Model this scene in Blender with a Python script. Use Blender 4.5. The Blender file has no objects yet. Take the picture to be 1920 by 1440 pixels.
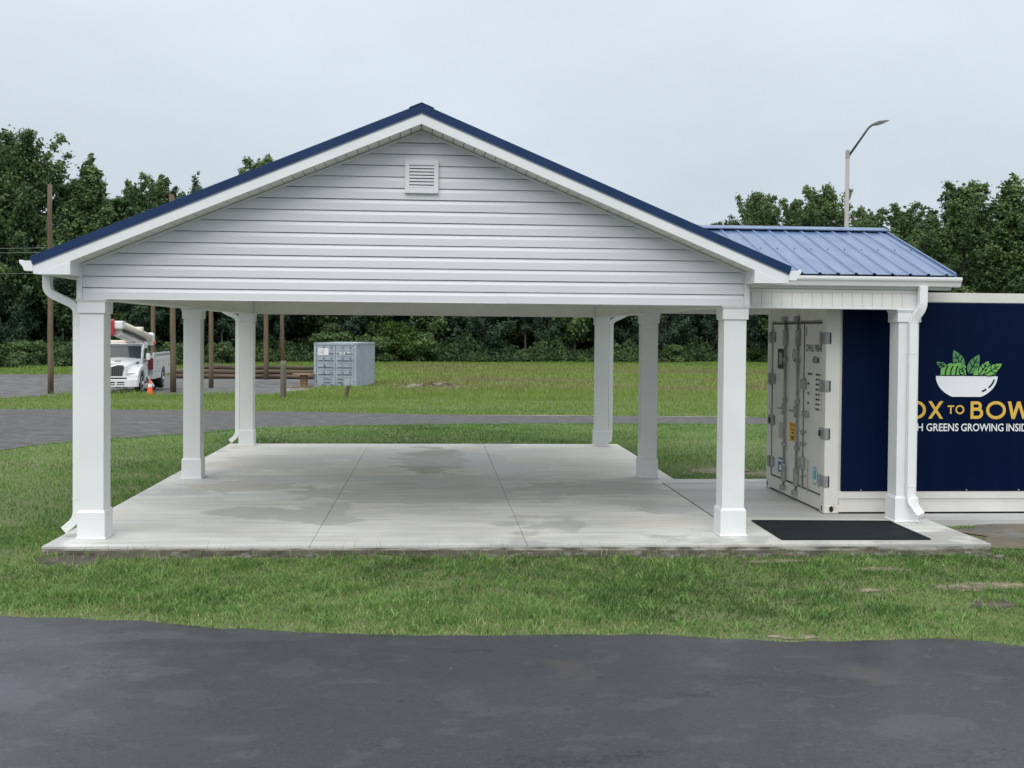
import bpy, bmesh, math, random
import numpy as np
from mathutils import Vector, Matrix

rng = random.Random(11)
NP = np.random.default_rng(5)
sc = bpy.context.scene
COL = sc.collection

# ------------------------------------------------------------------ camera
CAM = Vector((3.7607, -12.214, 2.3203))
YAW, PITCH, ROLL, FPX = 0.0720, -0.0200, 0.0088, 2010.85
fw = Vector((math.sin(YAW) * math.cos(PITCH), math.cos(YAW) * math.cos(PITCH), math.sin(PITCH)))
rt0 = Vector((math.cos(YAW), -math.sin(YAW), 0))
up0 = rt0.cross(fw)
rt = rt0 * math.cos(ROLL) + up0 * math.sin(ROLL)
up = -rt0 * math.sin(ROLL) + up0 * math.cos(ROLL)
cd = bpy.data.cameras.new('camera')
cam = bpy.data.objects.new('camera', cd)
COL.objects.link(cam)
cam.matrix_world = Matrix(((rt.x, up.x, -fw.x, CAM.x), (rt.y, up.y, -fw.y, CAM.y), (rt.z, up.z, -fw.z, CAM.z), (0, 0, 0, 1)))
cd.sensor_fit = 'HORIZONTAL'
cd.sensor_width = 36.0
cd.lens = FPX / 1920 * 36
cd.shift_y = (663.5 - 720) / 1920
cd.clip_start = 0.1
cd.clip_end = 3000
sc.camera = cam

# ------------------------------------------------------------------ sky and sun
SUN_EL, SUN_AZ = math.radians(44), math.radians(200)      # azimuth measured from +Y towards +X
w = bpy.data.worlds.new('World')
sc.world = w
w.use_nodes = True
nt = w.node_tree
nt.nodes.clear()
def N(tree, typ, **kw):
    n = tree.nodes.new(typ)
    for k, v in kw.items():
        setattr(n, k, v)
    return n
L = nt.links.new
out = N(nt, 'ShaderNodeOutputWorld')
bg = N(nt, 'ShaderNodeBackground')
bg.inputs['Strength'].default_value = 0.1
sky = N(nt, 'ShaderNodeTexSky')
sky.sky_type = 'NISHITA'
sky.sun_disc = False
sky.sun_elevation = SUN_EL
sky.sun_rotation = SUN_AZ
sky.dust_density = 4
tc = N(nt, 'ShaderNodeTexCoord')
sep = N(nt, 'ShaderNodeSeparateXYZ')
L(tc.outputs['Generated'], sep.inputs[0])
cl = N(nt, 'ShaderNodeClamp')
L(sep.outputs['Z'], cl.inputs[0])
grad = N(nt, 'ShaderNodeMath', operation='MULTIPLY_ADD')   # overcast dome: brighter towards the zenith
sqz = N(nt, 'ShaderNodeMath', operation='POWER')
L(cl.outputs[0], sqz.inputs[0])
sqz.inputs[1].default_value = 2.0
L(sqz.outputs[0], grad.inputs[0])
grad.inputs[1].default_value = 2.1
grad.inputs[2].default_value = 1.0
mp = N(nt, 'ShaderNodeMapping')
mp.inputs['Scale'].default_value = (1.0, 1.0, 2.6)
L(tc.outputs['Generated'], mp.inputs[0])
nz = N(nt, 'ShaderNodeTexNoise')
nz.inputs['Scale'].default_value = 3.2
nz.inputs['Detail'].default_value = 5
nz.inputs['Roughness'].default_value = 0.5
L(mp.outputs[0], nz.inputs['Vector'])
mr = N(nt, 'ShaderNodeMapRange')
mr.inputs[1].default_value = 0.3
mr.inputs[2].default_value = 0.7
mr.inputs[3].default_value = 0.93
mr.inputs[4].default_value = 1.06
L(nz.outputs['Fac'], mr.inputs[0])
mul = N(nt, 'ShaderNodeMath', operation='MULTIPLY')
L(grad.outputs[0], mul.inputs[0])
L(mr.outputs[0], mul.inputs[1])
hue = N(nt, 'ShaderNodeMix', data_type='RGBA')             # bluish near the horizon, neutral overhead
hue.inputs[6].default_value = (5.8, 6.65, 7.45, 1)
hue.inputs[7].default_value = (7.0, 7.2, 7.4, 1)
L(cl.outputs[0], hue.inputs[0])
cloud = N(nt, 'ShaderNodeVectorMath', operation='SCALE')
L(hue.outputs[2], cloud.inputs[0])
L(mul.outputs[0], cloud.inputs['Scale'])
mix = N(nt, 'ShaderNodeMix', data_type='RGBA')
mix.inputs[0].default_value = 0.93
L(sky.outputs[0], mix.inputs[6])
L(cloud.outputs[0], mix.inputs[7])
L(mix.outputs[2], bg.inputs[0])
L(bg.outputs[0], out.inputs[0])

sd = bpy.data.lights.new('sun', 'SUN')
sd.energy = 1.2
sd.angle = math.radians(45)
sd.color = (1.0, 0.95, 0.87)
sun = bpy.data.objects.new('sun', sd)
COL.objects.link(sun)
sdir = Vector((math.sin(SUN_AZ) * math.cos(SUN_EL), math.cos(SUN_AZ) * math.cos(SUN_EL), math.sin(SUN_EL)))
sun.rotation_euler = sdir.to_track_quat('Z', 'Y').to_euler()
sun.location = (0, -20, 30)

sc.view_settings.view_transform = 'Standard'
sc.view_settings.look = 'None'
sc.view_settings.exposure = 0.1
sc.view_settings.gamma = 1.0
sc.render.engine = 'CYCLES'
sc.cycles.use_denoising = True
sc.cycles.max_bounces = 8
sc.cycles.diffuse_bounces = 6
sc.cycles.glossy_bounces = 3

# ------------------------------------------------------------------ materials
MATS = {}
def mat(name, col, rough=0.5, col2=None, scale=4.0, stretch=(1, 1, 1), var=0.5, bump=0.0, bscale=60.0, metallic=0.0, spec=0.5,
        rough2=None, coat=0.0, world=True, detail=4.0, lo=0.35, hi=0.65, bdist=0.01):
    """principled material: noise-blended base colour (col..col2), noise roughness, fine bump"""
    m = bpy.data.materials.new(name)
    m.use_nodes = True
    t = m.node_tree
    b = t.nodes['Principled BSDF']
    b.inputs['Metallic'].default_value = metallic
    b.inputs['Specular IOR Level'].default_value = spec
    b.inputs['Coat Weight'].default_value = coat
    b.inputs['Base Color'].default_value = (*col, 1)
    b.inputs['Roughness'].default_value = rough
    lk = t.links.new
    if col2 is not None or rough2 is not None or bump:
        if world:
            src = N(t, 'ShaderNodeNewGeometry').outputs['Position']
        else:
            src = N(t, 'ShaderNodeTexCoord').outputs['Object']
        mpn = N(t, 'ShaderNodeMapping')
        mpn.inputs['Scale'].default_value = stretch
        lk(src, mpn.inputs[0])
        n1 = N(t, 'ShaderNodeTexNoise')
        n1.inputs['Scale'].default_value = scale
        n1.inputs['Detail'].default_value = detail
        lk(mpn.outputs[0], n1.inputs['Vector'])
        r1 = N(t, 'ShaderNodeMapRange')
        r1.inputs[1].default_value = lo
        r1.inputs[2].default_value = hi
        lk(n1.outputs['Fac'], r1.inputs[0])
        if col2 is not None:
            mx = N(t, 'ShaderNodeMix', data_type='RGBA')
            mx.inputs[6].default_value = (*col, 1)
            mx.inputs[7].default_value = (*col2, 1)
            lk(r1.outputs[0], mx.inputs[0])
            lk(mx.outputs[2], b.inputs['Base Color'])
        if rough2 is not None:
            r2 = N(t, 'ShaderNodeMapRange')
            r2.inputs[1].default_value = lo
            r2.inputs[2].default_value = hi
            r2.inputs[3].default_value = rough
            r2.inputs[4].default_value = rough2
            n2 = N(t, 'ShaderNodeTexNoise')
            n2.inputs['Scale'].default_value = scale * 1.7
            n2.inputs['Detail'].default_value = detail
            lk(mpn.outputs[0], n2.inputs['Vector'])
            lk(n2.outputs['Fac'], r2.inputs[0])
            lk(r2.outputs[0], b.inputs['Roughness'])
        if bump:
            n3 = N(t, 'ShaderNodeTexNoise')
            n3.inputs['Scale'].default_value = bscale
            n3.inputs['Detail'].default_value = 3
            lk(src, n3.inputs['Vector'])
            bp = N(t, 'ShaderNodeBump')
            bp.inputs['Strength'].default_value = bump
            bp.inputs['Distance'].default_value = bdist
            lk(n3.outputs['Fac'], bp.inputs['Height'])
            lk(bp.outputs[0], b.inputs['Normal'])
    MATS[name] = m
    return m

def leafmat(name, ramp, nscale=0.25, trans=0.25, rough=0.6, patch=None, spec=0.3):
    """foliage/grass: colour from the per-leaf 'tint' attribute plus a slow drift over the place"""
    m = bpy.data.materials.new(name)
    m.use_nodes = True
    t = m.node_tree
    b = t.nodes['Principled BSDF']
    lk = t.links.new
    at = N(t, 'ShaderNodeAttribute', attribute_name='tint')
    geo = N(t, 'ShaderNodeNewGeometry')
    n1 = N(t, 'ShaderNodeTexNoise')
    n1.inputs['Scale'].default_value = nscale
    n1.inputs['Detail'].default_value = 4
    lk(geo.outputs['Position'], n1.inputs['Vector'])
    ma = N(t, 'ShaderNodeMath', operation='MULTIPLY_ADD')
    lk(n1.outputs['Fac'], ma.inputs[0])
    ma.inputs[1].default_value = 0.8
    ma.inputs[2].default_value = -0.4
    ad = N(t, 'ShaderNodeMath', operation='ADD')
    lk(at.outputs['Fac'], ad.inputs[0])
    lk(ma.outputs[0], ad.inputs[1])
    cr = N(t, 'ShaderNodeValToRGB')
    els = cr.color_ramp.elements
    while len(els) > 1:
        els.remove(els[-1])
    els[0].position = ramp[0][0]
    els[0].color = (*ramp[0][1], 1)
    for p_, c_ in ramp[1:]:
        e = els.new(p_)
        e.color = (*c_, 1)
    lk(ad.outputs[0], cr.inputs[0])
    lk(cr.outputs[0], b.inputs['Base Color'])
    b.inputs['Roughness'].default_value = rough
    b.inputs['Specular IOR Level'].default_value = spec
    tr = N(t, 'ShaderNodeBsdfTranslucent')
    lk(cr.outputs[0], tr.inputs['Color'])
    ms = N(t, 'ShaderNodeMixShader')
    ms.inputs[0].default_value = trans
    lk(b.outputs[0], ms.inputs[1])
    lk(tr.outputs[0], ms.inputs[2])
    lk(ms.outputs[0], t.nodes['Material Output'].inputs['Surface'])
    MATS[name] = m
    return m

mat('white_vinyl', (0.72, 0.735, 0.755), 0.38, col2=(0.69, 0.705, 0.725), scale=1.3)
mat('white_trim', (0.79, 0.805, 0.815), 0.35, col2=(0.75, 0.765, 0.775), scale=2.0)
mat('soffit_white', (0.80, 0.79, 0.76), 0.45, col2=(0.75, 0.745, 0.72), scale=2.5)
mat('gutter_white', (0.8, 0.815, 0.82), 0.3)
mat('roof_blue_sheen', (0.055, 0.108, 0.225), 0.32, col2=(0.085, 0.145, 0.27), scale=2.2, stretch=(3.0, 0.7, 1), detail=7, rough2=0.5, spec=0.8, coat=0.2, bump=0.15, bscale=120, bdist=0.002)  # sky sheen put into the colour: paler, streaked version of the trim paint
mat('trim_blue_shaded', (0.006, 0.028, 0.09), 0.45, col2=(0.010, 0.037, 0.112), scale=2.2, spec=0.25)  # same paint as the roof, darkened in colour for upright faces catching little sky
mat('hem_blue', (0.16, 0.2, 0.3), 0.4)
mat('screw_dark', (0.03, 0.05, 0.1), 0.5)
mat('dark_void', (0.01, 0.01, 0.012), 0.9)
def concrete(name, a, b_, wet, off, stain_shade=()):
    """broom finished slab: soft cloudy staining, fine streaks across, darker damp patches with their own outline, spots of stain and painted shade"""
    m = bpy.data.materials.new(name)
    m.use_nodes = True
    t = m.node_tree
    bs = t.nodes['Principled BSDF']
    lk = t.links.new
    geo = N(t, 'ShaderNodeNewGeometry')
    def noise(scale, detail, stretch, rough=0.55):
        mpn = N(t, 'ShaderNodeMapping')
        mpn.inputs['Scale'].default_value = stretch
        mpn.inputs['Location'].default_value = (off, off * 0.7, 0)
        lk(geo.outputs['Position'], mpn.inputs[0])
        n_ = N(t, 'ShaderNodeTexNoise')
        n_.inputs['Scale'].default_value = scale
        n_.inputs['Detail'].default_value = detail
        n_.inputs['Roughness'].default_value = rough
        lk(mpn.outputs[0], n_.inputs['Vector'])
        return n_.outputs['Fac']
    def rm(src, p, q, c, d):
        r_ = N(t, 'ShaderNodeMapRange')
        for i_, v_ in enumerate((p, q, c, d)):
            r_.inputs[i_ + 1].default_value = v_
        lk(src, r_.inputs[0])
        return r_.outputs[0]
    def mixc(fac, c0, c1):
        mx = N(t, 'ShaderNodeMix', data_type='RGBA')
        if isinstance(c0, tuple):
            mx.inputs[6].default_value = (*c0, 1)
        else:
            lk(c0, mx.inputs[6])
        mx.inputs[7].default_value = (*c1, 1)
        lk(fac, mx.inputs[0])
        return mx.outputs[2]
    cloudy = noise(0.55, 6, (0.8, 1.3, 1))
    streak = noise(2.6, 7, (0.25, 2.6, 1), 0.68)
    damp = noise(0.42, 5, (1.0, 1.0, 1), 0.6)
    tan = noise(1.1, 5, (0.7, 1.2, 1))
    c = mixc(rm(cloudy, 0.36, 0.66, 0, 1), a, b_)
    c = mixc(rm(streak, 0.44, 0.66, 0, 0.75), c, (b_[0] * 0.9, b_[1] * 0.9, b_[2] * 0.9))
    c = mixc(rm(tan, 0.55, 0.72, 0, 0.55), c, (a[0] * 0.9, a[1] * 0.83, a[2] * 0.74))
    c = mixc(rm(damp, 0.545, 0.575, 0, 0.6), c, wet)
    for (sx, sy, rx_, ry_), col_, amt in stain_shade:
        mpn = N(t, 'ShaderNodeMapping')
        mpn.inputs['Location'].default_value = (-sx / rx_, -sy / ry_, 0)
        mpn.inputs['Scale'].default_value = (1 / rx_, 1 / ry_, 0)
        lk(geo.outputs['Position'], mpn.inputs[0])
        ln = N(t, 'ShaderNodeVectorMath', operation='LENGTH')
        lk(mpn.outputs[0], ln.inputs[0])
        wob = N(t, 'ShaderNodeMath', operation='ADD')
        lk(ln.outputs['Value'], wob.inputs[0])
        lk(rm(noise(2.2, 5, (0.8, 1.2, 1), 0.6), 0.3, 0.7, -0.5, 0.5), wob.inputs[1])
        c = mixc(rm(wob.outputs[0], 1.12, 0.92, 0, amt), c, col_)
    lk(c, bs.inputs['Base Color'])
    lk(rm(damp, 0.5, 0.6, 0.62, 0.36), bs.inputs['Roughness'])
    bp_ = N(t, 'ShaderNodeBump')
    bp_.inputs['Strength'].default_value = 0.15
    bp_.inputs['Distance'].default_value = 0.006
    lk(noise(30, 4, (0.3, 2.5, 1)), bp_.inputs['Height'])
    lk(bp_.outputs[0], bs.inputs['Normal'])
    MATS[name] = m
concrete('concrete', (0.735, 0.725, 0.69), (0.49, 0.485, 0.46), (0.34, 0.335, 0.32), 3.1, [((1.0, 3.9, 0.9, 0.5), (0.42, 0.37, 0.31), 0.5), ((6.1, 3.6, 1.1, 0.7), (0.33, 0.33, 0.32), 0.55), ((3.6, 3.2, 1.6, 1.0), (0.36, 0.355, 0.34), 0.45)])  # tan stain at left; both grey patches put roof shade into the colour
concrete('concrete_b', (0.76, 0.735, 0.675), (0.56, 0.535, 0.485), (0.42, 0.405, 0.365), 8.4, [((3.75, 7.3, 0.62, 1.9), (0.30, 0.265, 0.215), 0.7), ((0.9, 6.6, 1.0, 0.9), (0.45, 0.42, 0.36), 0.45)])
mat('concrete_pad', (0.52, 0.52, 0.515), 0.6, col2=(0.42, 0.42, 0.415), scale=1.1, stretch=(0.5, 2.0, 1), bump=0.1, bscale=25, detail=6)
mat('concrete_edge', (0.40, 0.39, 0.36), 0.85, col2=(0.10, 0.092, 0.075), scale=3.5, stretch=(1, 1, 5.0), bump=0.6, bscale=40, detail=8, lo=0.42, hi=0.62)
mat('joint_dark', (0.05, 0.048, 0.045), 0.9)
mat('soil_wet', (0.04, 0.033, 0.025), 0.85, col2=(0.11, 0.092, 0.07), scale=5, bump=0.7, bscale=30, bdist=0.02)
mat('soil_pale', (0.27, 0.225, 0.155), 0.9, col2=(0.1, 0.085, 0.055), scale=9, bump=0.8, bscale=35, bdist=0.03, detail=8)
mat('mud_wet', (0.12, 0.112, 0.098), 0.25, col2=(0.17, 0.135, 0.095), scale=2.0, rough2=0.6, bump=0.35, bscale=9, bdist=0.02)
mat('ground', (0.085, 0.115, 0.034), 0.9, col2=(0.125, 0.14, 0.055), scale=0.35, bump=0.6, bscale=14, bdist=0.04, detail=8)
mat('gravel', (0.19, 0.188, 0.186), 0.95, col2=(0.085, 0.084, 0.084), scale=2.6, stretch=(0.5, 1.0, 1), bump=0.9, bscale=16, bdist=0.05, detail=12, spec=0.12)
mat('road_old', (0.14, 0.139, 0.138), 0.92, col2=(0.066, 0.066, 0.067), scale=6.0, stretch=(0.6, 0.9, 1), lo=0.3, hi=0.7, bump=0.8, bscale=30, bdist=0.02, detail=12, spec=0.15)
mat('sand_pale', (0.42, 0.40, 0.365), 0.9, col2=(0.3, 0.28, 0.24), scale=2)
mat('rubber_mat', (0.010, 0.012, 0.015), 0.75, spec=0.15, col2=(0.017, 0.019, 0.022), scale=5, stretch=(0.4, 2, 1), bump=0.5, bscale=120)
mat('navy_banner', (0.0012, 0.0062, 0.030), 0.42, col2=(0.0022, 0.0085, 0.037), scale=1.5, stretch=(2.5, 1, 0.3), spec=0.06)
mat('reefer_white', (0.7, 0.685, 0.645), 0.42, col2=(0.64, 0.625, 0.585), scale=2.2, detail=6)
mat('reefer_casting', (0.68, 0.66, 0.6), 0.55, col2=(0.42, 0.37, 0.3), scale=9, lo=0.5, hi=0.8)
mat('galvanised', (0.34, 0.35, 0.345), 0.5, col2=(0.26, 0.265, 0.26), scale=12, metallic=0.35)
mat('gasket', (0.05, 0.048, 0.045), 0.8)
mat('print_black', (0.02, 0.02, 0.022), 0.6)
mat('print_grey', (0.3, 0.3, 0.3), 0.6)
mat('sticker_yellow', (0.72, 0.42, 0.03), 0.5)
mat('sticker_white', (0.75, 0.75, 0.75), 0.5)
mat('sticker_blue', (0.06, 0.1, 0.33), 0.5)
mat('emblem_cyan', (0.1, 0.36, 0.45), 0.5)
mat('plate_grey', (0.4, 0.41, 0.4), 0.5)
mat('letter_gold', (0.72, 0.45, 0.07), 0.45)
mat('letter_white', (0.8, 0.82, 0.84), 0.45)
mat('leaf_light', (0.16, 0.42, 0.09), 0.45)
mat('leaf_dark', (0.075, 0.23, 0.075), 0.45)
mat('blue_grey_steel', (0.36, 0.405, 0.455), 0.55, col2=(0.30, 0.345, 0.40), scale=1.3, detail=7)
mat('blue_grey_dark', (0.06, 0.078, 0.1), 0.6)
mat('rust', (0.09, 0.055, 0.04), 0.8)
mat('pole_wood', (0.165, 0.122, 0.075), 0.85, col2=(0.10, 0.075, 0.048), scale=6, stretch=(1, 1, 0.12), bump=0.5, bscale=20, world=False)
mat('pole_grey', (0.16, 0.14, 0.11), 0.85, col2=(0.09, 0.08, 0.06), scale=6, stretch=(1, 1, 0.15), bump=0.5, bscale=20, world=False)
mat('log_brown', (0.125, 0.088, 0.062), 0.85, col2=(0.065, 0.048, 0.036), scale=3, stretch=(0.15, 1, 1), bump=0.4, bscale=15)
mat('spool_wood', (0.3, 0.19, 0.12), 0.85, col2=(0.2, 0.13, 0.08), scale=5, stretch=(1, 1, 0.2))
mat('bark', (0.085, 0.076, 0.064), 0.9, col2=(0.05, 0.045, 0.038), scale=5, stretch=(1, 1, 0.2), bump=0.6, bscale=12, world=False)
mat('truck_white', (0.76, 0.77, 0.77), 0.28, col2=(0.7, 0.71, 0.71), scale=2, coat=0.3)
mat('boom_cream', (0.68, 0.64, 0.53), 0.4)
mat('truck_red', (0.45, 0.03, 0.05), 0.4)
mat('dark_red', (0.16, 0.012, 0.025), 0.5)
mat('truck_dark', (0.02, 0.02, 0.022), 0.5)
mat('grille_grey', (0.1, 0.105, 0.115), 0.35, metallic=0.5)
mat('chrome', (0.6, 0.6, 0.6), 0.2, metallic=0.9)
mat('glass_dark', (0.045, 0.055, 0.06), 0.14, spec=0.3)
mat('lamp_lens', (0.5, 0.5, 0.48), 0.2)
mat('amber', (0.7, 0.22, 0.03), 0.35)
mat('tyre', (0.018, 0.018, 0.019), 0.8)
mat('rim_white', (0.66, 0.66, 0.65), 0.4)
mat('cone_orange', (0.85, 0.11, 0.025), 0.5)
mat('lamp_post', (0.33, 0.32, 0.3), 0.6)
mat('lamp_arm', (0.07, 0.073, 0.078), 0.45, metallic=0.3)
mat('wire', (0.2, 0.21, 0.2), 0.6)
mat('rubble_red', (0.15, 0.1, 0.068), 0.9)
mat('rubble_pale', (0.3, 0.27, 0.22), 0.9)
mat('stone_grey', (0.16, 0.15, 0.13), 0.9)

GR = [(0.0, (0.056, 0.112, 0.03)), (0.35, (0.128, 0.245, 0.06)), (0.62, (0.215, 0.36, 0.098)), (0.84, (0.31, 0.39, 0.15)), (1.0, (0.45, 0.40, 0.24))]
leafmat('grass', GR, 0.5, 0.34, spec=0.35)
GF = [(0.0, (0.10, 0.165, 0.034)), (0.35, (0.165, 0.26, 0.05)), (0.62, (0.215, 0.29, 0.072)), (0.8, (0.22, 0.235, 0.09)), (1.0, (0.245, 0.215, 0.105))]
leafmat('grass_far', GF, 0.09, 0.25)
TG = [(0.0, (0.040, 0.074, 0.034)), (0.35, (0.078, 0.132, 0.052)), (0.65, (0.13, 0.198, 0.072)), (1.0, (0.19, 0.26, 0.105))]  # dark end raised: haze over the distant woods put into the ramp
leafmat('foliage', TG, 0.12, 0.22)
TB = [(0.0, (0.033, 0.064, 0.044)), (0.4, (0.062, 0.106, 0.066)), (0.75, (0.094, 0.146, 0.086)), (1.0, (0.135, 0.19, 0.11))]  # lifted dark end carries painted haze here too
leafmat('foliage_blue', TB, 0.12, 0.18)
TY = [(0.0, (0.025, 0.05, 0.012)), (0.4, (0.058, 0.108, 0.022)), (0.75, (0.105, 0.165, 0.036)), (1.0, (0.16, 0.21, 0.055))]
leafmat('foliage_bright', TY, 0.3, 0.25)

# ------------------------------------------------------------------ mesh helpers
class MB:
    def __init__(self):
        self.v = []
        self.f = []
    def add(self, vs, fs):
        o = len(self.v)
        self.v += [tuple(p) for p in vs]
        self.f += [tuple(i + o for i in f) for f in fs]
        return self
    def box(self, x0, x1, y0, y1, z0, z1):
        return self.add([(x0, y0, z0), (x1, y0, z0), (x1, y1, z0), (x0, y1, z0), (x0, y0, z1), (x1, y0, z1), (x1, y1, z1), (x0, y1, z1)],
                        [(0, 3, 2, 1), (4, 5, 6, 7), (0, 1, 5, 4), (1, 2, 6, 5), (2, 3, 7, 6), (3, 0, 4, 7)])
    def prism(self, poly, axis, a, b):
        """polygon (counter-clockwise or not) in the plane across `axis`, extruded from a to b"""
        n = len(poly)
        def P(p, t):
            return {'x': (t, p[0], p[1]), 'y': (p[0], t, p[1]), 'z': (p[0], p[1], t)}[axis]
        vs = [P(p, a) for p in poly] + [P(p, b) for p in poly]
        fs = [tuple(range(n)), tuple(range(2 * n - 1, n - 1, -1))] + [(i, n + i, n + (i + 1) % n, (i + 1) % n) for i in range(n)]
        return self.add(vs, fs)
    def sq(self, cx, cy, prof):
        """square loft: prof = [(z, half), ...] bottom to top, closed"""
        vs = []
        for z, h in prof:
            vs += [(cx - h, cy - h, z), (cx + h, cy - h, z), (cx + h, cy + h, z), (cx - h, cy + h, z)]
        fs = [(3, 2, 1, 0)]
        for k in range(len(prof) - 1):
            o = 4 * k
            fs += [(o + i, o + (i + 1) % 4, o + 4 + (i + 1) % 4, o + 4 + i) for i in range(4)]
        o = 4 * (len(prof) - 1)
        fs.append((o, o + 1, o + 2, o + 3))
        return self.add(vs, fs)
    def tube(self, pts, r, n=8, section=None, upv=None):
        """sweep along pts; r scalar or list; section = [(a,b)...] overrides the circle"""
        pts = [Vector(p) for p in pts]
        m = len(pts)
        rs = r if isinstance(r, (list, tuple)) else [r] * m
        vs = []
        ref = Vector(upv) if upv else None
        for i, p in enumerate(pts):
            d = (pts[min(i + 1, m - 1)] - pts[max(i - 1, 0)]).normalized()
            rf = ref if ref is not None else (Vector((0, 0, 1)) if abs(d.z) < 0.9 else Vector((0, 1, 0)))
            a = d.cross(rf).normalized()
            b = a.cross(d).normalized()
            k = 1.0
            if section and 0 < i < m - 1:
                d1 = (pts[i] - pts[i - 1]).normalized()
                k = 1 / max(0.5, math.sqrt((1 + d1.dot((pts[i + 1] - pts[i]).normalized())) / 2))
            if section:
                vs += [p + a * s[0] + b * s[1] * k for s in section]
            else:
                vs += [p + a * math.cos(2 * math.pi * j / n) * rs[i] + b * math.sin(2 * math.pi * j / n) * rs[i] for j in range(n)]
        if section:
            n = len(section)
        fs = [tuple(range(n - 1, -1, -1))]
        for i in range(m - 1):
            fs += [(i * n + j, i * n + (j + 1) % n, (i + 1) * n + (j + 1) % n, (i + 1) * n + j) for j in range(n)]
        fs.append(tuple((m - 1) * n + j for j in range(n)))
        return self.add(vs, fs)
    def lathe(self, c, axis, prof, n=24):
        """prof = [(t along axis, radius)...] closed at both ends"""
        vs = []
        for t, r in prof:
            for j in range(n):
                a = 2 * math.pi * j / n
                q = (r * math.cos(a), r * math.sin(a))
                vs.append({'x': (c[0] + t, c[1] + q[0], c[2] + q[1]), 'y': (c[0] + q[0], c[1] + t, c[2] + q[1]), 'z': (c[0] + q[0], c[1] + q[1], c[2] + t)}[axis])
        m = len(prof)
        fs = [tuple(range(n - 1, -1, -1))]
        for i in range(m - 1):
            fs += [(i * n + j, i * n + (j + 1) % n, (i + 1) * n + (j + 1) % n, (i + 1) * n + j) for j in range(n)]
        fs.append(tuple((m - 1) * n + j for j in range(n)))
        return self.add(vs, fs)
    def mesh(self, name):
        me = bpy.data.meshes.new(name)
        me.from_pydata(self.v, [], self.f)
        bm = bmesh.new()
        bm.from_mesh(me)
        bmesh.ops.recalc_face_normals(bm, faces=bm.faces)
        bm.to_mesh(me)
        bm.free()
        return me
    def build(self, name, m, parent=None, bevel=0.0, smooth=False):
        return link(name, self.mesh(name), m, parent, bevel, smooth)

def link(name, me, m, parent=None, bevel=0.0, smooth=False):
    o = bpy.data.objects.new(name, me)
    COL.objects.link(o)
    if m and not me.materials:
        me.materials.append(MATS[m])
    if parent:
        o.parent = parent
        if parent.get('_w'):
            o.matrix_parent_inverse = Matrix.Translation(-Vector(parent['_w']))
    if bevel:
        b = o.modifiers.new('bevel', 'BEVEL')
        b.width = bevel
        b.segments = 2
        b.limit_method = 'ANGLE'
    if smooth:
        for p in me.polygons:
            p.use_smooth = True
    return o

def thing(name, label, cat, loc=(0, 0, 0), group=None, local=False, rotz=0.0):
    o = bpy.data.objects.new(name, None)
    COL.objects.link(o)
    o.empty_display_size = 0.2
    o.location = loc
    o.rotation_euler = (0, 0, rotz)
    if not local:
        o['_w'] = tuple(float(c) for c in loc)
    tag(o, label, cat, group)
    return o

def tag(o, label, cat, group=None):
    o['label'] = label
    o['category'] = cat
    if group:
        o['group'] = group
    return o

def struct(o, kind='structure', label=None):
    o['kind'] = kind
    if label:
        o['label'] = label
    return o

def smooth01(t):
    t = np.clip(t, 0, 1)
    return t * t * (3 - 2 * t)

# ------------------------------------------------------------------ terrain
def g(x, y):
    """height of the ground: level round the slab, falling about a metre towards the yard and the field"""
    x = np.asarray(x, float)
    y = np.asarray(y, float)
    thr = -0.5 + 1.6 * smooth01((x - 9.7) / 0.3)
    front = -0.10 - 0.06 * np.clip((thr - y) / 3, 0, 1)
    t = np.clip((y - 10) / 42, 0, 1)
    back = -0.05 - 0.92 * (0.3 * t * t * (3 - 2 * t) + 0.7 * t)
    k = smooth01((y - (thr - 0.25)) / 0.25)
    return front * (1 - k) + back * k

def gz(x, y):
    return float(g(x, y))

def vnoise(x, y, s, seed):
    """smooth value noise on numpy arrays, 0..1"""
    r = np.random.default_rng(seed).random((64, 64))
    u, v = np.asarray(x) * s, np.asarray(y) * s
    i, j = np.floor(u).astype(int), np.floor(v).astype(int)
    a, b = u - i, v - j
    a, b = a * a * (3 - 2 * a), b * b * (3 - 2 * b)
    q = lambda p, k: r[p % 64, k % 64]
    return (q(i, j) * (1 - a) + q(i + 1, j) * a) * (1 - b) + (q(i, j + 1) * (1 - a) + q(i + 1, j + 1) * a) * b

def grid_mesh(name, xs, ys, m, zoff=0.0):
    X, Y = np.meshgrid(xs, ys)
    Z = g(X, Y) + zoff
    nx, ny = len(xs), len(ys)
    vs = np.stack([X.ravel(), Y.ravel(), Z.ravel()], 1)
    idx = np.arange(nx * ny).reshape(ny, nx)
    fs = np.stack([idx[:-1, :-1].ravel(), idx[:-1, 1:].ravel(), idx[1:, 1:].ravel(), idx[1:, :-1].ravel()], 1)
    me = bpy.data.meshes.new(name)
    me.from_pydata(vs.tolist(), [], fs.tolist())
    return link(name, me, m)

xs = np.concatenate([np.linspace(-600, -60, 10)[:-1], np.arange(-60, 9.6, 2.0), np.arange(9.6, 10.2, 0.05), np.arange(10.5, 80, 2.0), np.linspace(80, 600, 10)])
ys = np.concatenate([np.linspace(-200, -8, 8)[:-1], np.arange(-8, -1, 0.5), np.arange(-1, 1.3, 0.05), np.arange(1.5, 60, 0.5), np.arange(60, 120, 5), np.linspace(125, 1500, 12)])
struct(grid_mesh('ground', xs, ys, 'ground'), label='grassy ground sloping gently away to the field')

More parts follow.
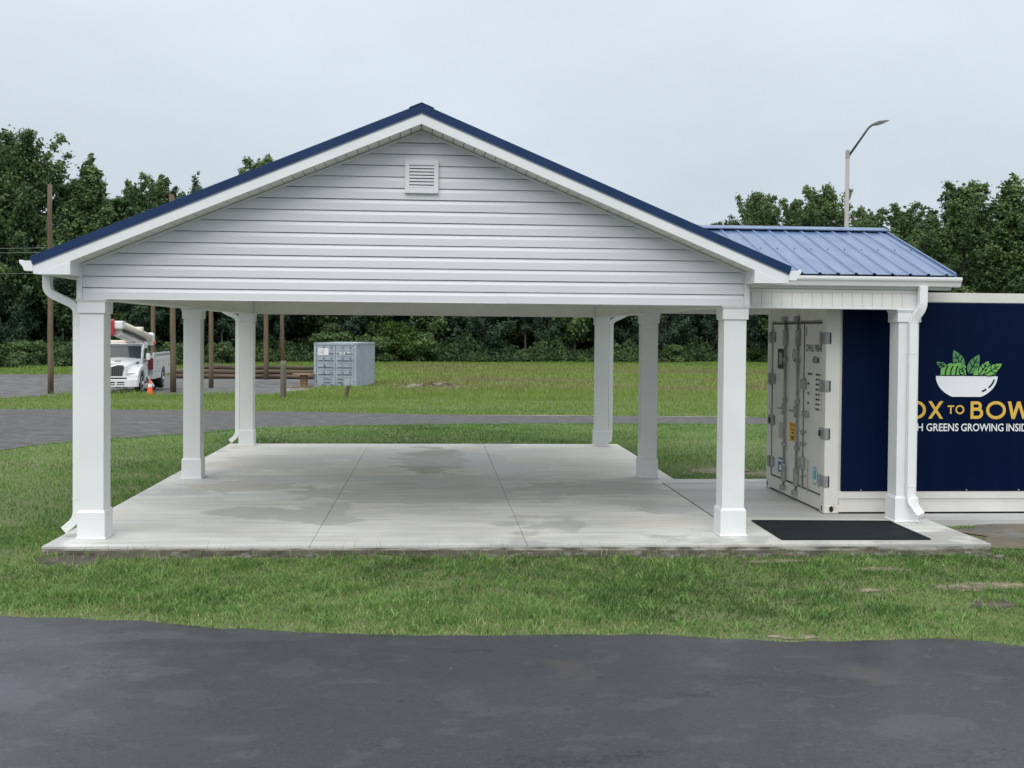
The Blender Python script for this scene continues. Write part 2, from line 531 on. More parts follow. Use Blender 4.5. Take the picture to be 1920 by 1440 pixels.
def ribbon(name, xs, lo, hi, ny, m, zoff):
    """sheet between two edges given as y(x), following the ground"""
    vs, fs = [], []
    for x in xs:
        a, b = lo(x), hi(x)
        for k in range(ny + 1):
            y = a + (b - a) * k / ny
            vs.append((x, y, gz(x, y) + zoff))
    n = ny + 1
    for i in range(len(xs) - 1):
        for k in range(ny):
            fs.append((i * n + k, (i + 1) * n + k, (i + 1) * n + k + 1, i * n + k + 1))
    me = bpy.data.meshes.new(name)
    me.from_pydata(vs, [], fs)
    return link(name, me, m)

# front driveway: freshly sealed asphalt, its edge against the lawn
REX = [-40, -6, -3, 0.07, 1.24, 2.41, 3.71, 4.58, 5.63, 6.62, 6.98, 7.88, 8.24, 8.47, 10, 14, 40]
REY = [-1.2, -1.9, -2.3, -2.81, -3.02, -3.36, -3.52, -3.52, -3.59, -3.83, -3.81, -3.78, -3.86, -4.02, -4.25, -4.5, -5.2]
def road_edge(x):
    return np.interp(x, REX, REY)
def road_edge_n(x):
    return float(road_edge(x)) + 0.05 * (float(vnoise(x, 3.3, 3.1, 8)) - 0.5) + 0.05 * (float(vnoise(x, 9.3, 9.0, 9)) - 0.5)

def asphalt_material():
    m = bpy.data.materials.new('asphalt')
    m.use_nodes = True
    t = m.node_tree
    b = t.nodes['Principled BSDF']
    lk = t.links.new
    geo = N(t, 'ShaderNodeNewGeometry')
    def noise(scale, detail, stretch=(1, 1, 1), rough=0.5):
        mpn = N(t, 'ShaderNodeMapping')
        mpn.inputs['Scale'].default_value = stretch
        lk(geo.outputs['Position'], mpn.inputs[0])
        n = N(t, 'ShaderNodeTexNoise')
        n.inputs['Scale'].default_value = scale
        n.inputs['Detail'].default_value = detail
        n.inputs['Roughness'].default_value = rough
        lk(mpn.outputs[0], n.inputs['Vector'])
        return n.outputs['Fac']
    def rng_(src, a, b_, c, d):
        r = N(t, 'ShaderNodeMapRange')
        for i, v in enumerate((a, b_, c, d)):
            r.inputs[i + 1].default_value = v
        lk(src, r.inputs[0])
        return r.outputs[0]
    big = noise(0.5, 5)
    blot = noise(2.1, 2.5, (0.75, 1.15, 1), 0.45)
    blot2 = noise(5.0, 2, (0.8, 1.1, 1), 0.45)
    grain = noise(48, 4, (0.8, 0.8, 1), 0.6)
    pits = noise(20, 4, (0.6, 1.0, 1), 0.65)
    dark = noise(0.9, 6, (0.6, 1.5, 1), 0.66)
    def mixc(fac, c0, c1):
        mx = N(t, 'ShaderNodeMix', data_type='RGBA')
        if isinstance(c0, tuple):
            mx.inputs[6].default_value = (*c0, 1)
        else:
            lk(c0, mx.inputs[6])
        mx.inputs[7].default_value = (*c1, 1)
        lk(fac, mx.inputs[0])
        return mx.outputs[2]
    def times(p, q):
        mm = N(t, 'ShaderNodeMath', operation='MULTIPLY')
        lk(p, mm.inputs[0])
        lk(q, mm.inputs[1])
        return mm.outputs[0]
    # near black binder, paler blotches with wet reflections put into the colour, scuffed dark patches broken up by the stones, clay traces
    c = mixc(rng_(big, 0.35, 0.65, 0, 1), (0.024, 0.027, 0.034), (0.034, 0.037, 0.045))
    c = mixc(rng_(blot, 0.59, 0.63, 0, 0.55), c, (0.052, 0.056, 0.066))
    c = mixc(rng_(blot2, 0.63, 0.66, 0, 0.5), c, (0.05, 0.054, 0.063))
    c = mixc(times(rng_(dark, 0.575, 0.65, 0, 1), rng_(pits, 0.42, 0.52, 0, 0.9)), c, (0.014, 0.014, 0.016))
    c = mixc(rng_(pits, 0.62, 0.67, 0, 0.85), c, (0.010, 0.010, 0.012))
    c = mixc(rng_(noise(0.8, 4, (1, 1, 1)), 0.66, 0.72, 0, 0.25), c, (0.1, 0.075, 0.06))
    c = mixc(rng_(grain, 0.56, 0.70, 0, 0.55), c, (0.085, 0.087, 0.093))
    lk(c, b.inputs['Base Color'])
    lk(rng_(noise(1.3, 4, (0.8, 1.1, 1)), 0.38, 0.64, 0.30, 0.50), b.inputs['Roughness'])
    b.inputs['Specular IOR Level'].default_value = 0.5
    bp = N(t, 'ShaderNodeBump')
    bp.inputs['Strength'].default_value = 0.45
    bp.inputs['Distance'].default_value = 0.004
    lk(grain, bp.inputs['Height'])
    bp2 = N(t, 'ShaderNodeBump')
    bp2.inputs['Strength'].default_value = 0.3
    bp2.inputs['Distance'].default_value = 0.006
    lk(pits, bp2.inputs['Height'])
    lk(bp.outputs[0], bp2.inputs['Normal'])
    lk(bp2.outputs[0], b.inputs['Normal'])
    MATS['asphalt'] = m
asphalt_material()
rx = np.concatenate([np.arange(-40, -4, 1.0), np.arange(-4, 14, 0.06), np.arange(14, 40, 1.0)])
struct(ribbon('driveway', rx, lambda x: -60.0, road_edge_n, 8, 'asphalt', 0.012), label='dark wet asphalt driveway across the foreground')

# back lane: curves in from the left, runs on behind the pavilion
NEX = [-60, -5.3, -5.05, -4.85, -4.57, -4.26, -3.77, -2.04, -0.66, 1.35, 4.99, 7.94, 12.87, 80]
NEY = [0.5, 0.5, 3.0, 6.0, 9.04, 10.12, 10.86, 12.9, 14.83, 15.89, 16.65, 17.0, 16.8, 14.5]
FEX = [-60, -10.28, -7.98, -4.45, 0.09, 3.53, 8.5, 12.63, 13.9, 80]
FEY = [24.5, 23.6, 23.78, 23.32, 22.61, 21.24, 20.93, 20.57, 20.05, 17.5]
lane_near = lambda x: np.interp(x, NEX, NEY)
lane_far = lambda x: np.interp(x, FEX, FEY)
bxs = np.concatenate([np.arange(-60, -6, 2.0), np.arange(-6, -3.5, 0.05), np.arange(-3.5, 16, 0.15), np.arange(16, 80, 2.0)])
struct(ribbon('lane', bxs, lambda x: float(lane_near(x)) + 0.12 * (float(vnoise(x, 1.1, 1.7, 4)) - 0.5), lambda x: float(lane_far(x)) + 0.12 * (float(vnoise(x, 7.1, 1.9, 5)) - 0.5), 24, 'road_old', 0.012), label='grey asphalt lane curving behind the pavilion')

def blob(name, cx, cy, rx_, ry_, m, seed, zoff=0.012, n=40, kind='structure', label=None):
    """thin irregular patch lying on the ground"""
    r = random.Random(seed)
    ph = [r.random() * 6.28 for _ in range(5)]
    vs = [(cx, cy, gz(cx, cy) + zoff)]
    rings = 3
    for q in range(1, rings + 1):
        for k in range(n):
            a = 2 * math.pi * k / n
            s = 1 + 0.22 * math.sin(2 * a + ph[0]) + 0.16 * math.sin(3 * a + ph[1]) + 0.1 * math.sin(5 * a + ph[2]) + 0.07 * math.sin(9 * a + ph[3]) + 0.05 * math.sin(14 * a + ph[4])
            x, y = cx + rx_ * s * math.cos(a) * q / rings, cy + ry_ * s * math.sin(a) * q / rings
            vs.append((x, y, gz(x, y) + zoff))
    fs = [(0, 1 + k, 1 + (k + 1) % n) for k in range(n)]
    for q in range(rings - 1):
        o = 1 + q * n
        fs += [(o + k, o + n + k, o + n + (k + 1) % n, o + (k + 1) % n) for k in range(n)]
    me = bpy.data.meshes.new(name)
    me.from_pydata(vs, [], fs)
    return struct(link(name, me, m), kind, label)

# pale streaks at the far edge of the lane
blob('sand_streak', 6.9, 20.80, 1.6, 0.12, 'sand_pale', 3, 0.02, label='long pale sand streak along the far edge of the lane')
blob('sand_streak', 12.2, 20.35, 1.5, 0.1, 'sand_pale', 4, 0.02, label='pale sand streak at the lane edge behind the right columns')
blob('sand_streak', -3.9, 16.9, 0.5, 0.06, 'sand_pale', 5, 0.02, label='pale streak on the lane seen between the left columns')
blob('sand_streak', -8.3, 15.6, 1.2, 0.12, 'sand_pale', 6, 0.02, label='pale streak on the lane at the left edge')

# gravel yard
LNX = [-90, -13.72, -11.87, -7.75, -5.28, -3.41, -2.9, -2.4]
LNY = [30.5, 32.6, 35.7, 37.4, 37.0, 37.6, 42.0, 47.5]
lot_near = lambda x: np.interp(x, LNX, LNY)
lxs = np.concatenate([np.arange(-90, -16, 2.0), np.arange(-16, -2.35, 0.2)])
struct(ribbon('gravel_yard', lxs, lambda x: float(lot_near(x)) + 0.5 * (float(vnoise(x, 2.1, 0.9, 14)) - 0.5), lambda x: 66.5 - 0.05 * (x + 30) - 3.5 * max(0, min(1, (x + 6) / 3.5)), 40, 'gravel', 0.015), label='grey gravel yard with poles and truck')
blob('sand_patch', -3.3, 46.3, 1.1, 0.7, 'sand_pale', 21, 0.03, label='pale sandy patch beside the blue grey container')
blob('sand_patch', -3.6, 44.2, 0.8, 0.5, 'sand_pale', 22, 0.03, label='pale sandy patch in front of the wooden spool')
blob('sand_patch', -9.3, 36.2, 0.5, 0.3, 'sand_pale', 23, 0.03, label='pale patch in the verge before the truck')

# bare soil in the lawn
DIRT = [(-0.02, -0.83, 0.36, 0.2, 'soil_wet', 'dark bare soil near the left front column'),
        (0.5, -0.68, 0.6, 0.07, 'soil_wet', 'dark soil strip under the left slab edge'),
        (6.4, -0.75, 0.9, 0.07, 'soil_pale', 'pale soil strip under the slab edge by the right front column'),
        (7.4, -1.02, 0.34, 0.10, 'soil_pale', 'bare pale patch in front of the black mat'),
        (8.45, -1.40, 0.26, 0.10, 'soil_pale', 'small pale patch right of the mat front'),
        (9.3, -2.12, 0.6, 0.18, 'soil_pale', 'largest pale sandy patch in the right lawn'),
        (8.9, -2.74, 0.24, 0.15, 'soil_wet', 'dark bare patch below the large sandy one'),
        (7.95, -2.22, 0.12, 0.08, 'soil_pale', 'tiny pale patch in the right lawn'),
        (6.72, -3.66, 0.22, 0.06, 'soil_pale', 'sandy patch at the driveway edge'),
        (8.6, 6.0, 0.55, 0.4, 'soil_pale', 'bare sandy ground behind the walkway slab'),
        (9.35, 5.6, 0.5, 0.3, 'soil_pale', 'bare sandy ground behind the white container end')]
for k, (cx, cy, a, b_, m_, lab) in enumerate(DIRT):
    blob('soil_patch', cx, cy, a, b_, m_, 40 + k, 0.005, label=lab)
struct(ribbon('soil_strip', np.arange(-0.35, 10.05, 0.05), lambda x: float(np.interp(x, [-0.4, 10], [-0.53, -0.66])) - 0.07 - 0.15 * float(vnoise(x, 0.7, 1.9, 72)) ** 1.5, lambda x: float(np.interp(x, [-0.4, 10], [-0.53, -0.66])) + 0.02, 3, 'soil_wet', 0.008), label='dark damp soil along the front foot of the slab')
blob('mud', 11.05, 0.25, 1.05, 0.6, 'mud_wet', 77, 0.014, label='wet grey brown mud beside the apron under the container')
# ragged earth along the foot of the slab
mb = MB()
for k in range(150):
    x = -0.3 + 10.4 * rng.random() ** 0.8
    y = -0.64 - 0.12 * rng.random() - (0.06 if x > 6 else 0)
    s = 0.012 + 0.03 * rng.random() ** 2
    z = gz(x, y)
    vs = []
    for dz, q in ((0, 1.0), (s * 0.8, 0.75)):
        for j in range(5):
            a = 6.283 * j / 5 + k
            qq = q * (0.8 + 0.4 * rng.random())
            vs.append((x + s * 1.5 * qq * math.cos(a), y + s * qq * math.sin(a), z + dz * (0.7 + 0.6 * rng.random())))
    mb.add(vs, [(4, 3, 2, 1, 0), (5, 6, 7, 8, 9)] + [(j, (j + 1) % 5, 5 + (j + 1) % 5, 5 + j) for j in range(5)])
struct(mb.build('earth_clods', 'stone_grey'), 'stuff', 'small clods and stones along the slab foot')
# loose grit and dry clippings washed onto the driveway, thickest along the lawn edge
gr_ = random.Random(19)
mb = MB()
for k in range(90):
    x = gr_.uniform(-1, 10)
    d_ = gr_.expovariate(2.2) if k % 4 else gr_.uniform(0, 4)
    y = float(road_edge(x)) - 0.03 - d_
    s_ = 0.002 + 0.004 * gr_.random() ** 2
    z = gz(x, y) + 0.012
    a = gr_.random() * 6.28
    ln_ = s_ * (1 + 2.5 * gr_.random() ** 3)
    ca, sa = math.cos(a), math.sin(a)
    P4 = [(x + ca * ln_ * u - sa * s_ * v, y + sa * ln_ * u + ca * s_ * v) for u, v in ((-1, -0.7), (1, -0.6), (0.9, 0.8), (-0.8, 0.7))]
    mb.add([(p[0], p[1], z) for p in P4] + [(x, y, z + s_ * 1.1)], [(0, 1, 4), (1, 2, 4), (2, 3, 4), (3, 0, 4), (3, 2, 1, 0)])
struct(mb.build('grit', 'stone_grey'), 'stuff', 'loose grit scattered on the driveway')

# ------------------------------------------------------------------ concrete slab
SLAB = bpy.data.objects.new('concrete_slab', None)
COL.objects.link(SLAB)
struct(SLAB, label='pale concrete slab with saw-cut joints under the pavilion')
J = 0.0025
def panel(poly, m):
    cx = sum(p[0] for p in poly) / len(poly)
    cy = sum(p[1] for p in poly) / len(poly)
    MB().prism([(x, y) for x, y in poly], 'z', -0.03, 0.0).build('panel', m, SLAB, bevel=0.004)
x0, x1, x2, x3 = -0.395, 2.43, 4.785, 7.595
ym = 5.14
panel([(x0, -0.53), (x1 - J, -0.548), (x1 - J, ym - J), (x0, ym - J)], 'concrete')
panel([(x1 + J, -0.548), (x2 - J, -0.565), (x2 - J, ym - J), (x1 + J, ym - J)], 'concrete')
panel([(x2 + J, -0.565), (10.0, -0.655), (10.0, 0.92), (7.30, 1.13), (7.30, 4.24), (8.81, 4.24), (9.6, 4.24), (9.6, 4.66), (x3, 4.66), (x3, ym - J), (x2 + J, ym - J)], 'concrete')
panel([(x0, ym + J), (x1 - J, ym + J), (x1 - J, 10.02), (x0, 10.02)], 'concrete_b')
panel([(x1 + J, ym + J), (x2 - J, ym + J), (x2 - J, 10.02), (x1 + J, 10.02)], 'concrete_b')
panel([(x2 + J, ym + J), (x3, ym + J), (x3, 10.02), (x2 + J, 10.02)], 'concrete_b')
foot = MB().prism([(x0 + .004, -0.526), (9.996, -0.651), (9.996, 0.915), (7.30, 1.125), (7.30, 4.24), (9.596, 4.24), (9.596, 4.656), (x3 - .004, 4.656), (x3 - .004, 10.016), (x0 + .004, 10.016)], 'z', -0.3, -0.03)
foot.build('slab_edge', 'concrete_edge', SLAB)
mb = MB().prism([(7.328, 1.145), (10.0, 0.938), (10.3, 0.93), (21.8, 0.93), (21.8, 4.22), (7.328, 4.22)], 'z', -0.3, -0.004)
struct(mb.build('container_pad', 'concrete_pad', bevel=0.006), label='grey concrete pad under the white container')
MB().box(7.301, 7.327, 1.13, 4.235, -0.05, -0.008).build('expansion_joint', 'joint_dark', SLAB)
MB().prism([(7.33, 1.129), (9.995, 0.922), (9.995, 0.937), (7.33, 1.1435)], 'z', -0.05, -0.010).build('expansion_joint', 'joint_dark', SLAB)

# black mat
mb = MB().prism([(7.684, -0.40), (9.41, -0.43), (9.434, 0.745), (7.705, 0.83)], 'z', 0.001, 0.012)
mt = tag(mb.build('floor_mat', 'rubber_mat', bevel=0.003), 'large black rubber mat lying on the concrete apron', 'mat')
for q in (((7.684, -0.40), (9.41, -0.43), (9.39, -0.385), (7.72, -0.355)), ((9.434, 0.745), (7.705, 0.83), (7.74, 0.785), (9.395, 0.70)),
          ((7.705, 0.83), (7.684, -0.40), (7.72, -0.355), (7.74, 0.785)), ((9.41, -0.43), (9.434, 0.745), (9.395, 0.70), (9.39, -0.385))):
    MB().prism(q, 'z', 0.0122, 0.0165).build('rim', 'rubber_mat', mt)

# ------------------------------------------------------------------ pavilion
XC, S = 3.6, 0.4147
XR = 7.197
YS = (0.0, 4.88, 9.734)
yF, yB = -0.5, 10.235           # fascia planes
ys_, yr_ = -0.145, 9.879        # gable walls
PAV = thing('pavilion', 'open white pavilion with gabled blue metal roof on six square columns', 'pavilion', (XC, 4.87, 0))

def column(root, x, y):
    c = MB().sq(x, y, [(0.02, 0.13), (2.64, 0.13)]).build('column', 'white_trim', root, bevel=0.004)
    MB().sq(x, y, [(0.001, 0.164), (0.014, 0.164), (0.026, 0.150), (0.295, 0.150), (0.316, 0.138), (0.322, 0.131)]).build('column_base', 'white_trim', c, bevel=0.003)
    MB().sq(x, y, [(2.487, 0.131), (2.4875, 0.143), (2.495, 0.1485), (2.612, 0.1485), (2.618, 0.157), (2.628, 0.159), (2.636, 0.166), (2.6445, 0.166)]).build('column_cap', 'white_trim', c, bevel=0.002)
    return c
for y in YS:
    for x in (0.0, XR):
        column(PAV, x, y)

# beams, each a core with trim; vertical boards on the inner faces
def beam(name, a, b):
    return MB().box(a[0], b[0], a[1], b[1], a[2], b[2]).build(name, 'white_trim', PAV, bevel=0.003)
bm_l = beam('side_beam', (-0.144, -0.09, 2.646), (0.132, yr_ - 0.06, 2.94))
bm_r = beam('side_beam', (XR - 0.132, -0.09, 2.646), (XR + 0.144, yr_ - 0.06, 2.94))
bm_f = beam('front_beam', (0.134, -0.088, 2.6465), (XR - 0.134, 0.13, 2.94))
bm_b = beam('rear_beam', (0.134, 9.604, 2.6465), (XR - 0.134, 9.81, 2.94))
BW = 0.127
bd = MB().box(0, BW - 0.009, -0.009, 0, 0, 0.27).mesh('beam_board')
bd.materials.append(MATS['soffit_white'])
def boards(parent, n, f):
    for k in range(n):
        o = link('beam_board', bd, None, parent)
        o.location, o.rotation_euler = f(k)
nb = int((XR - 0.27) / BW)
boards(bm_b, nb, lambda k: ((0.15 + k * BW, 9.603, 2.668), (0, 0, 0)))
boards(bm_f, nb, lambda k: ((XR - 0.15 - k * BW, 0.131, 2.668), (0, 0, math.pi)))
nl = int(9.4 / BW)
boards(bm_l, nl, lambda k: ((0.133, 0.15 + k * BW, 2.668), (0, 0, math.pi / 2)))
boards(bm_r, nl, lambda k: ((XR - 0.133, 9.58 - k * BW, 2.668), (0, 0, -math.pi / 2)))
MB().box(0.135, XR - 0.135, 9.588, 9.603, 2.644, 2.666).build('beam_trim', 'white_trim', bm_b)
MB().box(0.1335, 0.147, 0.14, 9.58, 2.644, 2.666).build('beam_trim', 'white_trim', bm_l)
MB().box(XR - 0.147, XR - 0.1335, 0.14, 9.58, 2.644, 2.666).build('beam_trim', 'white_trim', bm_r)
ceil = MB().box(0.15, XR - 0.15, 0.15, 9.58, 2.945, 2.957).build('ceiling', 'soffit_white', PAV)

# gable walls in Dutch-lap siding, one mesh per course
sr = random.Random(4)
ZT = 4.548      # apex of the siding under its trim
def gable(ywall, sgn):
    """sgn -1 faces the camera side, +1 the rear"""
    wall = MB().prism([(-0.13, 2.66), (XR + 0.13, 2.66), (XR + 0.13, 3.02), (XC, 4.55), (-0.13, 3.02)], 'y', ywall - sgn * 0.028, ywall - sgn * 0.05).build('gable_wall', 'white_vinyl', PAV)
    E_ = 0.1272
    for k in range(15):
        z0 = 2.647 + k * E_
        lv = [(z0, 0.0), (z0, 0.017), (z0 + 0.078, 0.017), (z0 + 0.098, 0.009), (z0 + E_ - 0.006, 0.0), (z0 + E_ - 0.005, -0.02)]
        cuts = [-0.089] + [c for c in ((0.9 + 1.37 * k) % 3.66 + 3.66 * q for q in range(-1, 3)) if 0.5 < c < XR - 0.5] + [XR + 0.086]
        for c0, c1 in zip(cuts[:-1], cuts[1:]):          # boards butt in staggered lap joints, none hung quite alike
            vs = []
            dy = sr.uniform(-0.0012, 0.0012)
            dz = (sr.uniform(-0.0015, 0.0015), sr.uniform(-0.0015, 0.0015))
            for z, d in lv:
                zz = min(z, ZT)
                h = (ZT - zz) / S
                a, b_ = min(max(c0 + 0.0004, XC - h), XC + h), max(min(c1 - 0.0004, XC + h), XC - h)
                vs += [(a, ywall + sgn * (d + dy), zz + dz[0]), (b_, ywall + sgn * (d + dy), zz + dz[1])]
            if max(v[0] for v in vs) - min(v[0] for v in vs) < 0.02:
                continue
            fs = [(2 * i, 2 * i + 1, 2 * i + 3, 2 * i + 2) for i in range(len(lv) - 1)]
            me = bpy.data.meshes.new('siding_board')
            me.from_pydata(vs, [], [f if sgn < 0 else f[::-1] for f in fs])
            link('siding_board', me, 'white_vinyl', wall)
    for a, b_ in ((-0.148, -0.091), (XR + 0.088, XR + 0.148)):
        MB().box(a, b_, min(ywall, ywall + sgn * 0.024), max(ywall, ywall + sgn * 0.024), 2.647, 3.03).build('corner_trim', 'white_trim', wall, bevel=0.003)
        MB().box(a if a < 0 else b_ - 0.006, a + 0.006 if a < 0 else b_, min(ywall, ywall - sgn * 0.06), max(ywall, ywall - sgn * 0.06), 2.648, 3.03).build('corner_trim', 'white_trim', wall)
    for q in (-1, 1):
        xe = XC + q * (XC + 0.1)
        zt = 4.571
        poly = [(XC, zt - 0.006), (xe, zt - 0.006 - S * (XC + 0.1)), (xe, zt - 0.034 - S * (XC + 0.1)), (XC, zt - 0.034)]
        MB().prism(poly, 'y', ywall + sgn * 0.002, ywall + sgn * 0.026).build('rake_trim', 'white_trim', wall)
    return wall
GW = gable(ys_, -1)
gable(yr_, 1)
# bottom starter strip below the siding
MB().box(-0.147, XR + 0.147, -0.166, -0.092, 2.6455, 2.6465).build('starter_strip', 'white_trim', GW)

# louvred vent
VENT = MB().box(3.43, 3.78, -0.168, -0.150, 3.875, 4.217).build('gable_vent', 'dark_void', GW)
for a in ((3.418, 3.466, 3.861, 4.228), (3.741, 3.789, 3.861, 4.228), (3.466, 3.741, 3.861, 3.918), (3.466, 3.741, 4.172, 4.228)):
    MB().box(a[0], a[1], -0.205, -0.150, a[2], a[3]).build('vent_frame', 'white_trim', VENT, bevel=0.003)
for k in range(7):
    z = 3.921 + k * 0.0362
    MB().add([(3.466, -0.203, z), (3.741, -0.203, z), (3.741, -0.203, z + 0.022), (3.466, -0.203, z + 0.022), (3.466, -0.172, z + 0.034), (3.741, -0.172, z + 0.034)],
             [(0, 1, 2, 3), (3, 2, 5, 4), (0, 4, 5, 1)]).build('vent_slat', 'white_trim', VENT)

# rake soffits: separate strips with dark gaps between
sp = 0.1162
for yy0, yy1 in ((yF + 0.02, ys_ - 0.003), (yr_ + 0.003, yB - 0.02)):
    for q in (-1, 1):
        me = MB().add([(0, yy0, 0), (q * (sp - 0.008), yy0, -S * (sp - 0.008)), (q * (sp - 0.008), yy1, -S * (sp - 0.008)), (0, yy1, 0),
                       (0, yy0, 0.01), (q * (sp - 0.008), yy0, -S * (sp - 0.008) + 0.01), (q * (sp - 0.008), yy1, -S * (sp - 0.008) + 0.01), (0, yy1, 0.01)],
                      [(0, 1, 2, 3), (4, 5, 6, 7), (0, 1, 5, 4), (1, 2, 6, 5), (2, 3, 7, 6), (3, 0, 4, 7)]).mesh('soffit_strip')
        me.materials.append(MATS['soffit_white'])
        for k in range(32):
            o = link('soffit_strip', me, None, PAV)
            o.location = (XC + q * (0.004 + k * sp), 0, 4.571 - S * (0.004 + k * sp))
    for q in (-1, 1):
        poly = [(XC, 4.60), (XC + q * 3.75, 4.60 - S * 3.75), (XC + q * 3.75, 4.615 - S * 3.75), (XC, 4.615)]
        MB().prism(poly, 'y', yy0, yy1).build('soffit_backing', 'dark_void', PAV)

# fascia, cornice return, blue rake trim, gutters
for yp, sg in ((yF, 1), (yB, -1)):
    for q in (-1, 1):
        W = 4.09
        top = lambda h: 4.681 - S * h
        bot = lambda h: 4.572 - S * h
        poly = [(XC, top(0)), (XC + q * W, top(W)), (XC + q * W, 2.896), (XC + q * (W - 0.055), bot(W - 0.055)), (XC, bot(0))]
        MB().prism(poly, 'y', yp, yp + sg * 0.02).build('fascia', 'white_trim', PAV, bevel=0.002)
        poly = [(XC, 4.789), (XC + q * 4.122, 4.789 - S * 4.122), (XC + q * 4.094, 4.695 - S * 4.094), (XC, 4.695)]
        rt_ = MB().prism(poly, 'y', yp - sg * 0.014, yp + sg * 0.03).build('rake_flashing', 'trim_blue_shaded', PAV, bevel=0.002)
        poly = [(XC, 4.694), (XC + q * 4.094, 4.694 - S * 4.094), (XC + q * 4.09, 4.682 - S * 4.09), (XC, 4.682)]
        MB().prism(poly, 'y', yp - sg * 0.008, yp + sg * 0.02).build('flashing_hem', 'hem_blue', rt_)
        xo, xi = (-0.470, -0.108) if q < 0 else (XC + 4.07, XR + 0.105)
        ya, yb = yp + sg * 0.003, (ys_ - 0.02 if sg > 0 else yr_ + 0.02)
        f_ = lambda x: bot(abs(x - XC)) + 0.004
        poly = [(xo + (0.02 if q < 0 else -0.02), 2.892), (xi, 2.892), (xi, f_(xi)), (xo + (0.02 if q < 0 else -0.02), f_(xo) + 0.012)]
        MB().prism(poly, 'y', ya + sg * 0.018, yb).build('cornice_return', 'white_trim', PAV, bevel=0.002)
        fl = [(xo + (0.02 if q < 0 else -0.02), 2.8925), (xi, 2.8925), (xi, f_(xi))]
        MB().prism(fl, 'y', ya - sg * 0.006, ya + sg * 0.019).build('return_face', 'white_trim', PAV, bevel=0.0015)
for q in (-1, 1):
    X = lambda a, b: (min(XC + q * a, XC + q * b), max(XC + q * a, XC + q * b))
    a, b_ = X(3.75, 4.07)
    MB().box(a, b_, yF + 0.36, yB - 0.36, 2.894, 2.906).build('eave_soffit', 'soffit_white', PAV)
    a, b_ = X(3.742, 3.76)
    MB().box(a, b_, -0.14, 9.87, 2.65, 3.04).build('beam_cladding', 'white_vinyl', PAV)
    a, b_ = X(4.07, 4.088)
    MB().box(a, b_, yF + 0.022, yB - 0.022, 2.896, 2.985).build('eave_fascia', 'white_trim', PAV)
    pr = [(4.092, 3.036), (4.092, 2.928), (4.176, 2.928), (4.186, 2.94), (4.192, 2.962), (4.206, 2.985), (4.226, 3.002), (4.233, 3.02), (4.233, 3.042), (4.222, 3.044), (4.214, 3.034)]
    MB().prism([(XC + q * a_, z_) for a_, z_ in pr], 'y', yF - 0.003, yB + 0.003).build('gutter', 'gutter_white', PAV, bevel=0.001)

def roof_sheets(root, x_or_y, start, count, width, ridge, eave, zr, ze, mirror=1):
    """ribbed metal sheets .9144 wide; x_or_y = axis along the eave; ridge/eave = coordinate across"""
    prof = []
    P = 0.2286
    u = 0.0
    for r in range(4):
        prof += [(u, 0), (u + P / 2 - 0.026, 0), (u + P / 2 - 0.011, 0.02), (u + P / 2 + 0.011, 0.02), (u + P / 2 + 0.026, 0)]
        u += P
    prof.append((u, 0))
    full = prof + [(a, b - 0.006) for a, b in prof[::-1]]
    n = len(full)
    vs = []
    for c, z in ((ridge, zr), (eave, ze)):
        for a, h in full:
            vs.append((a, c, z + h) if x_or_y == 'x' else (c, a, z + h))
    fs = [(i, (i + 1) % n, n + (i + 1) % n, n + i) for i in range(n)] + [tuple(range(n)), tuple(range(2 * n - 1, n - 1, -1))]
    me = MB().add(vs, fs).mesh('roof_sheet')
    me.materials.append(MATS['roof_blue_sheen'])
    for k in range(count):
        o = link('roof_sheet', me, None, root)
        d = start + k * 0.9144
        o.location = (d, 0, 0) if x_or_y == 'x' else (0, d, 0)
for q in (-1, 1):
    roof_sheets(PAV, 'y', yF + 0.012, 11, 0.9144, XC + q * 0.01, XC + q * 4.14, 4.752, 4.752 - S * 4.13)
    MB().box(min(XC + q * 0.01, XC + q * 4.14), max(XC + q * 0.01, XC + q * 4.14), yB - 0.67, yB - 0.666, 2.99, 2.991)
    poly = [(XC, 4.745), (XC + q * 4.1, 4.745 - S * 4.1), (XC + q * 4.1, 4.70 - S * 4.1), (XC, 4.70)]
    MB().prism(poly, 'y', yF + 0.034, yB - 0.034).build('roof_deck', 'soffit_white', PAV)
    poly = [(XC, 4.803), (XC + q * 0.135, 4.803 - S * 0.135), (XC + q * 0.135, 4.792 - S * 0.135), (XC, 4.792)]
    MB().prism(poly, 'y', yF - 0.018, yB + 0.018).build('ridge_cap', 'trim_blue_shaded', PAV, bevel=0.002)

# walkway roof joined to the side of the pavilion
ZW = lambda y: 3.072 + 0.345 * (y - 0.62)
YRW = 2.80
WALK = thing('walkway_canopy', 'low white walkway canopy with ribbed light blue metal roof joining pavilion and container', 'canopy', (9.0, 2.8, 0))
WX, WY = 9.639, 0.865
column(WALK, WX, WY)
column(WALK, WX, 2 * YRW - WY)
wb = MB().box(7.346, WX + 0.145, WY - 0.132, WY + 0.132, 2.646, 2.90).build('front_beam', 'white_trim', WALK, bevel=0.003)
MB().box(7.346, WX + 0.145, 2 * YRW - WY - 0.132, 2 * YRW - WY + 0.132, 2.646, 2.90).build('rear_beam', 'white_trim', WALK, bevel=0.003)
MB().box(WX - 0.132, WX + 0.132, WY + 0.134, 2 * YRW - WY - 0.134, 2.70, 2.90).build('side_beam', 'white_trim', WALK, bevel=0.003)
bd2 = MB().box(0, BW - 0.005, -0.009, 0, 0, 0.176).mesh('beam_board')
bd2.materials.append(MATS['soffit_white'])
for k in range(18):
    o = link('beam_board', bd2, None, wb)
    o.location = (7.385 + k * BW, WY - 0.133, 2.668)
MB().box(7.346, WX + 0.147, WY - 0.149, WY - 0.133, 2.645, 2.667).build('beam_trim', 'white_trim', wb, bevel=0.002)
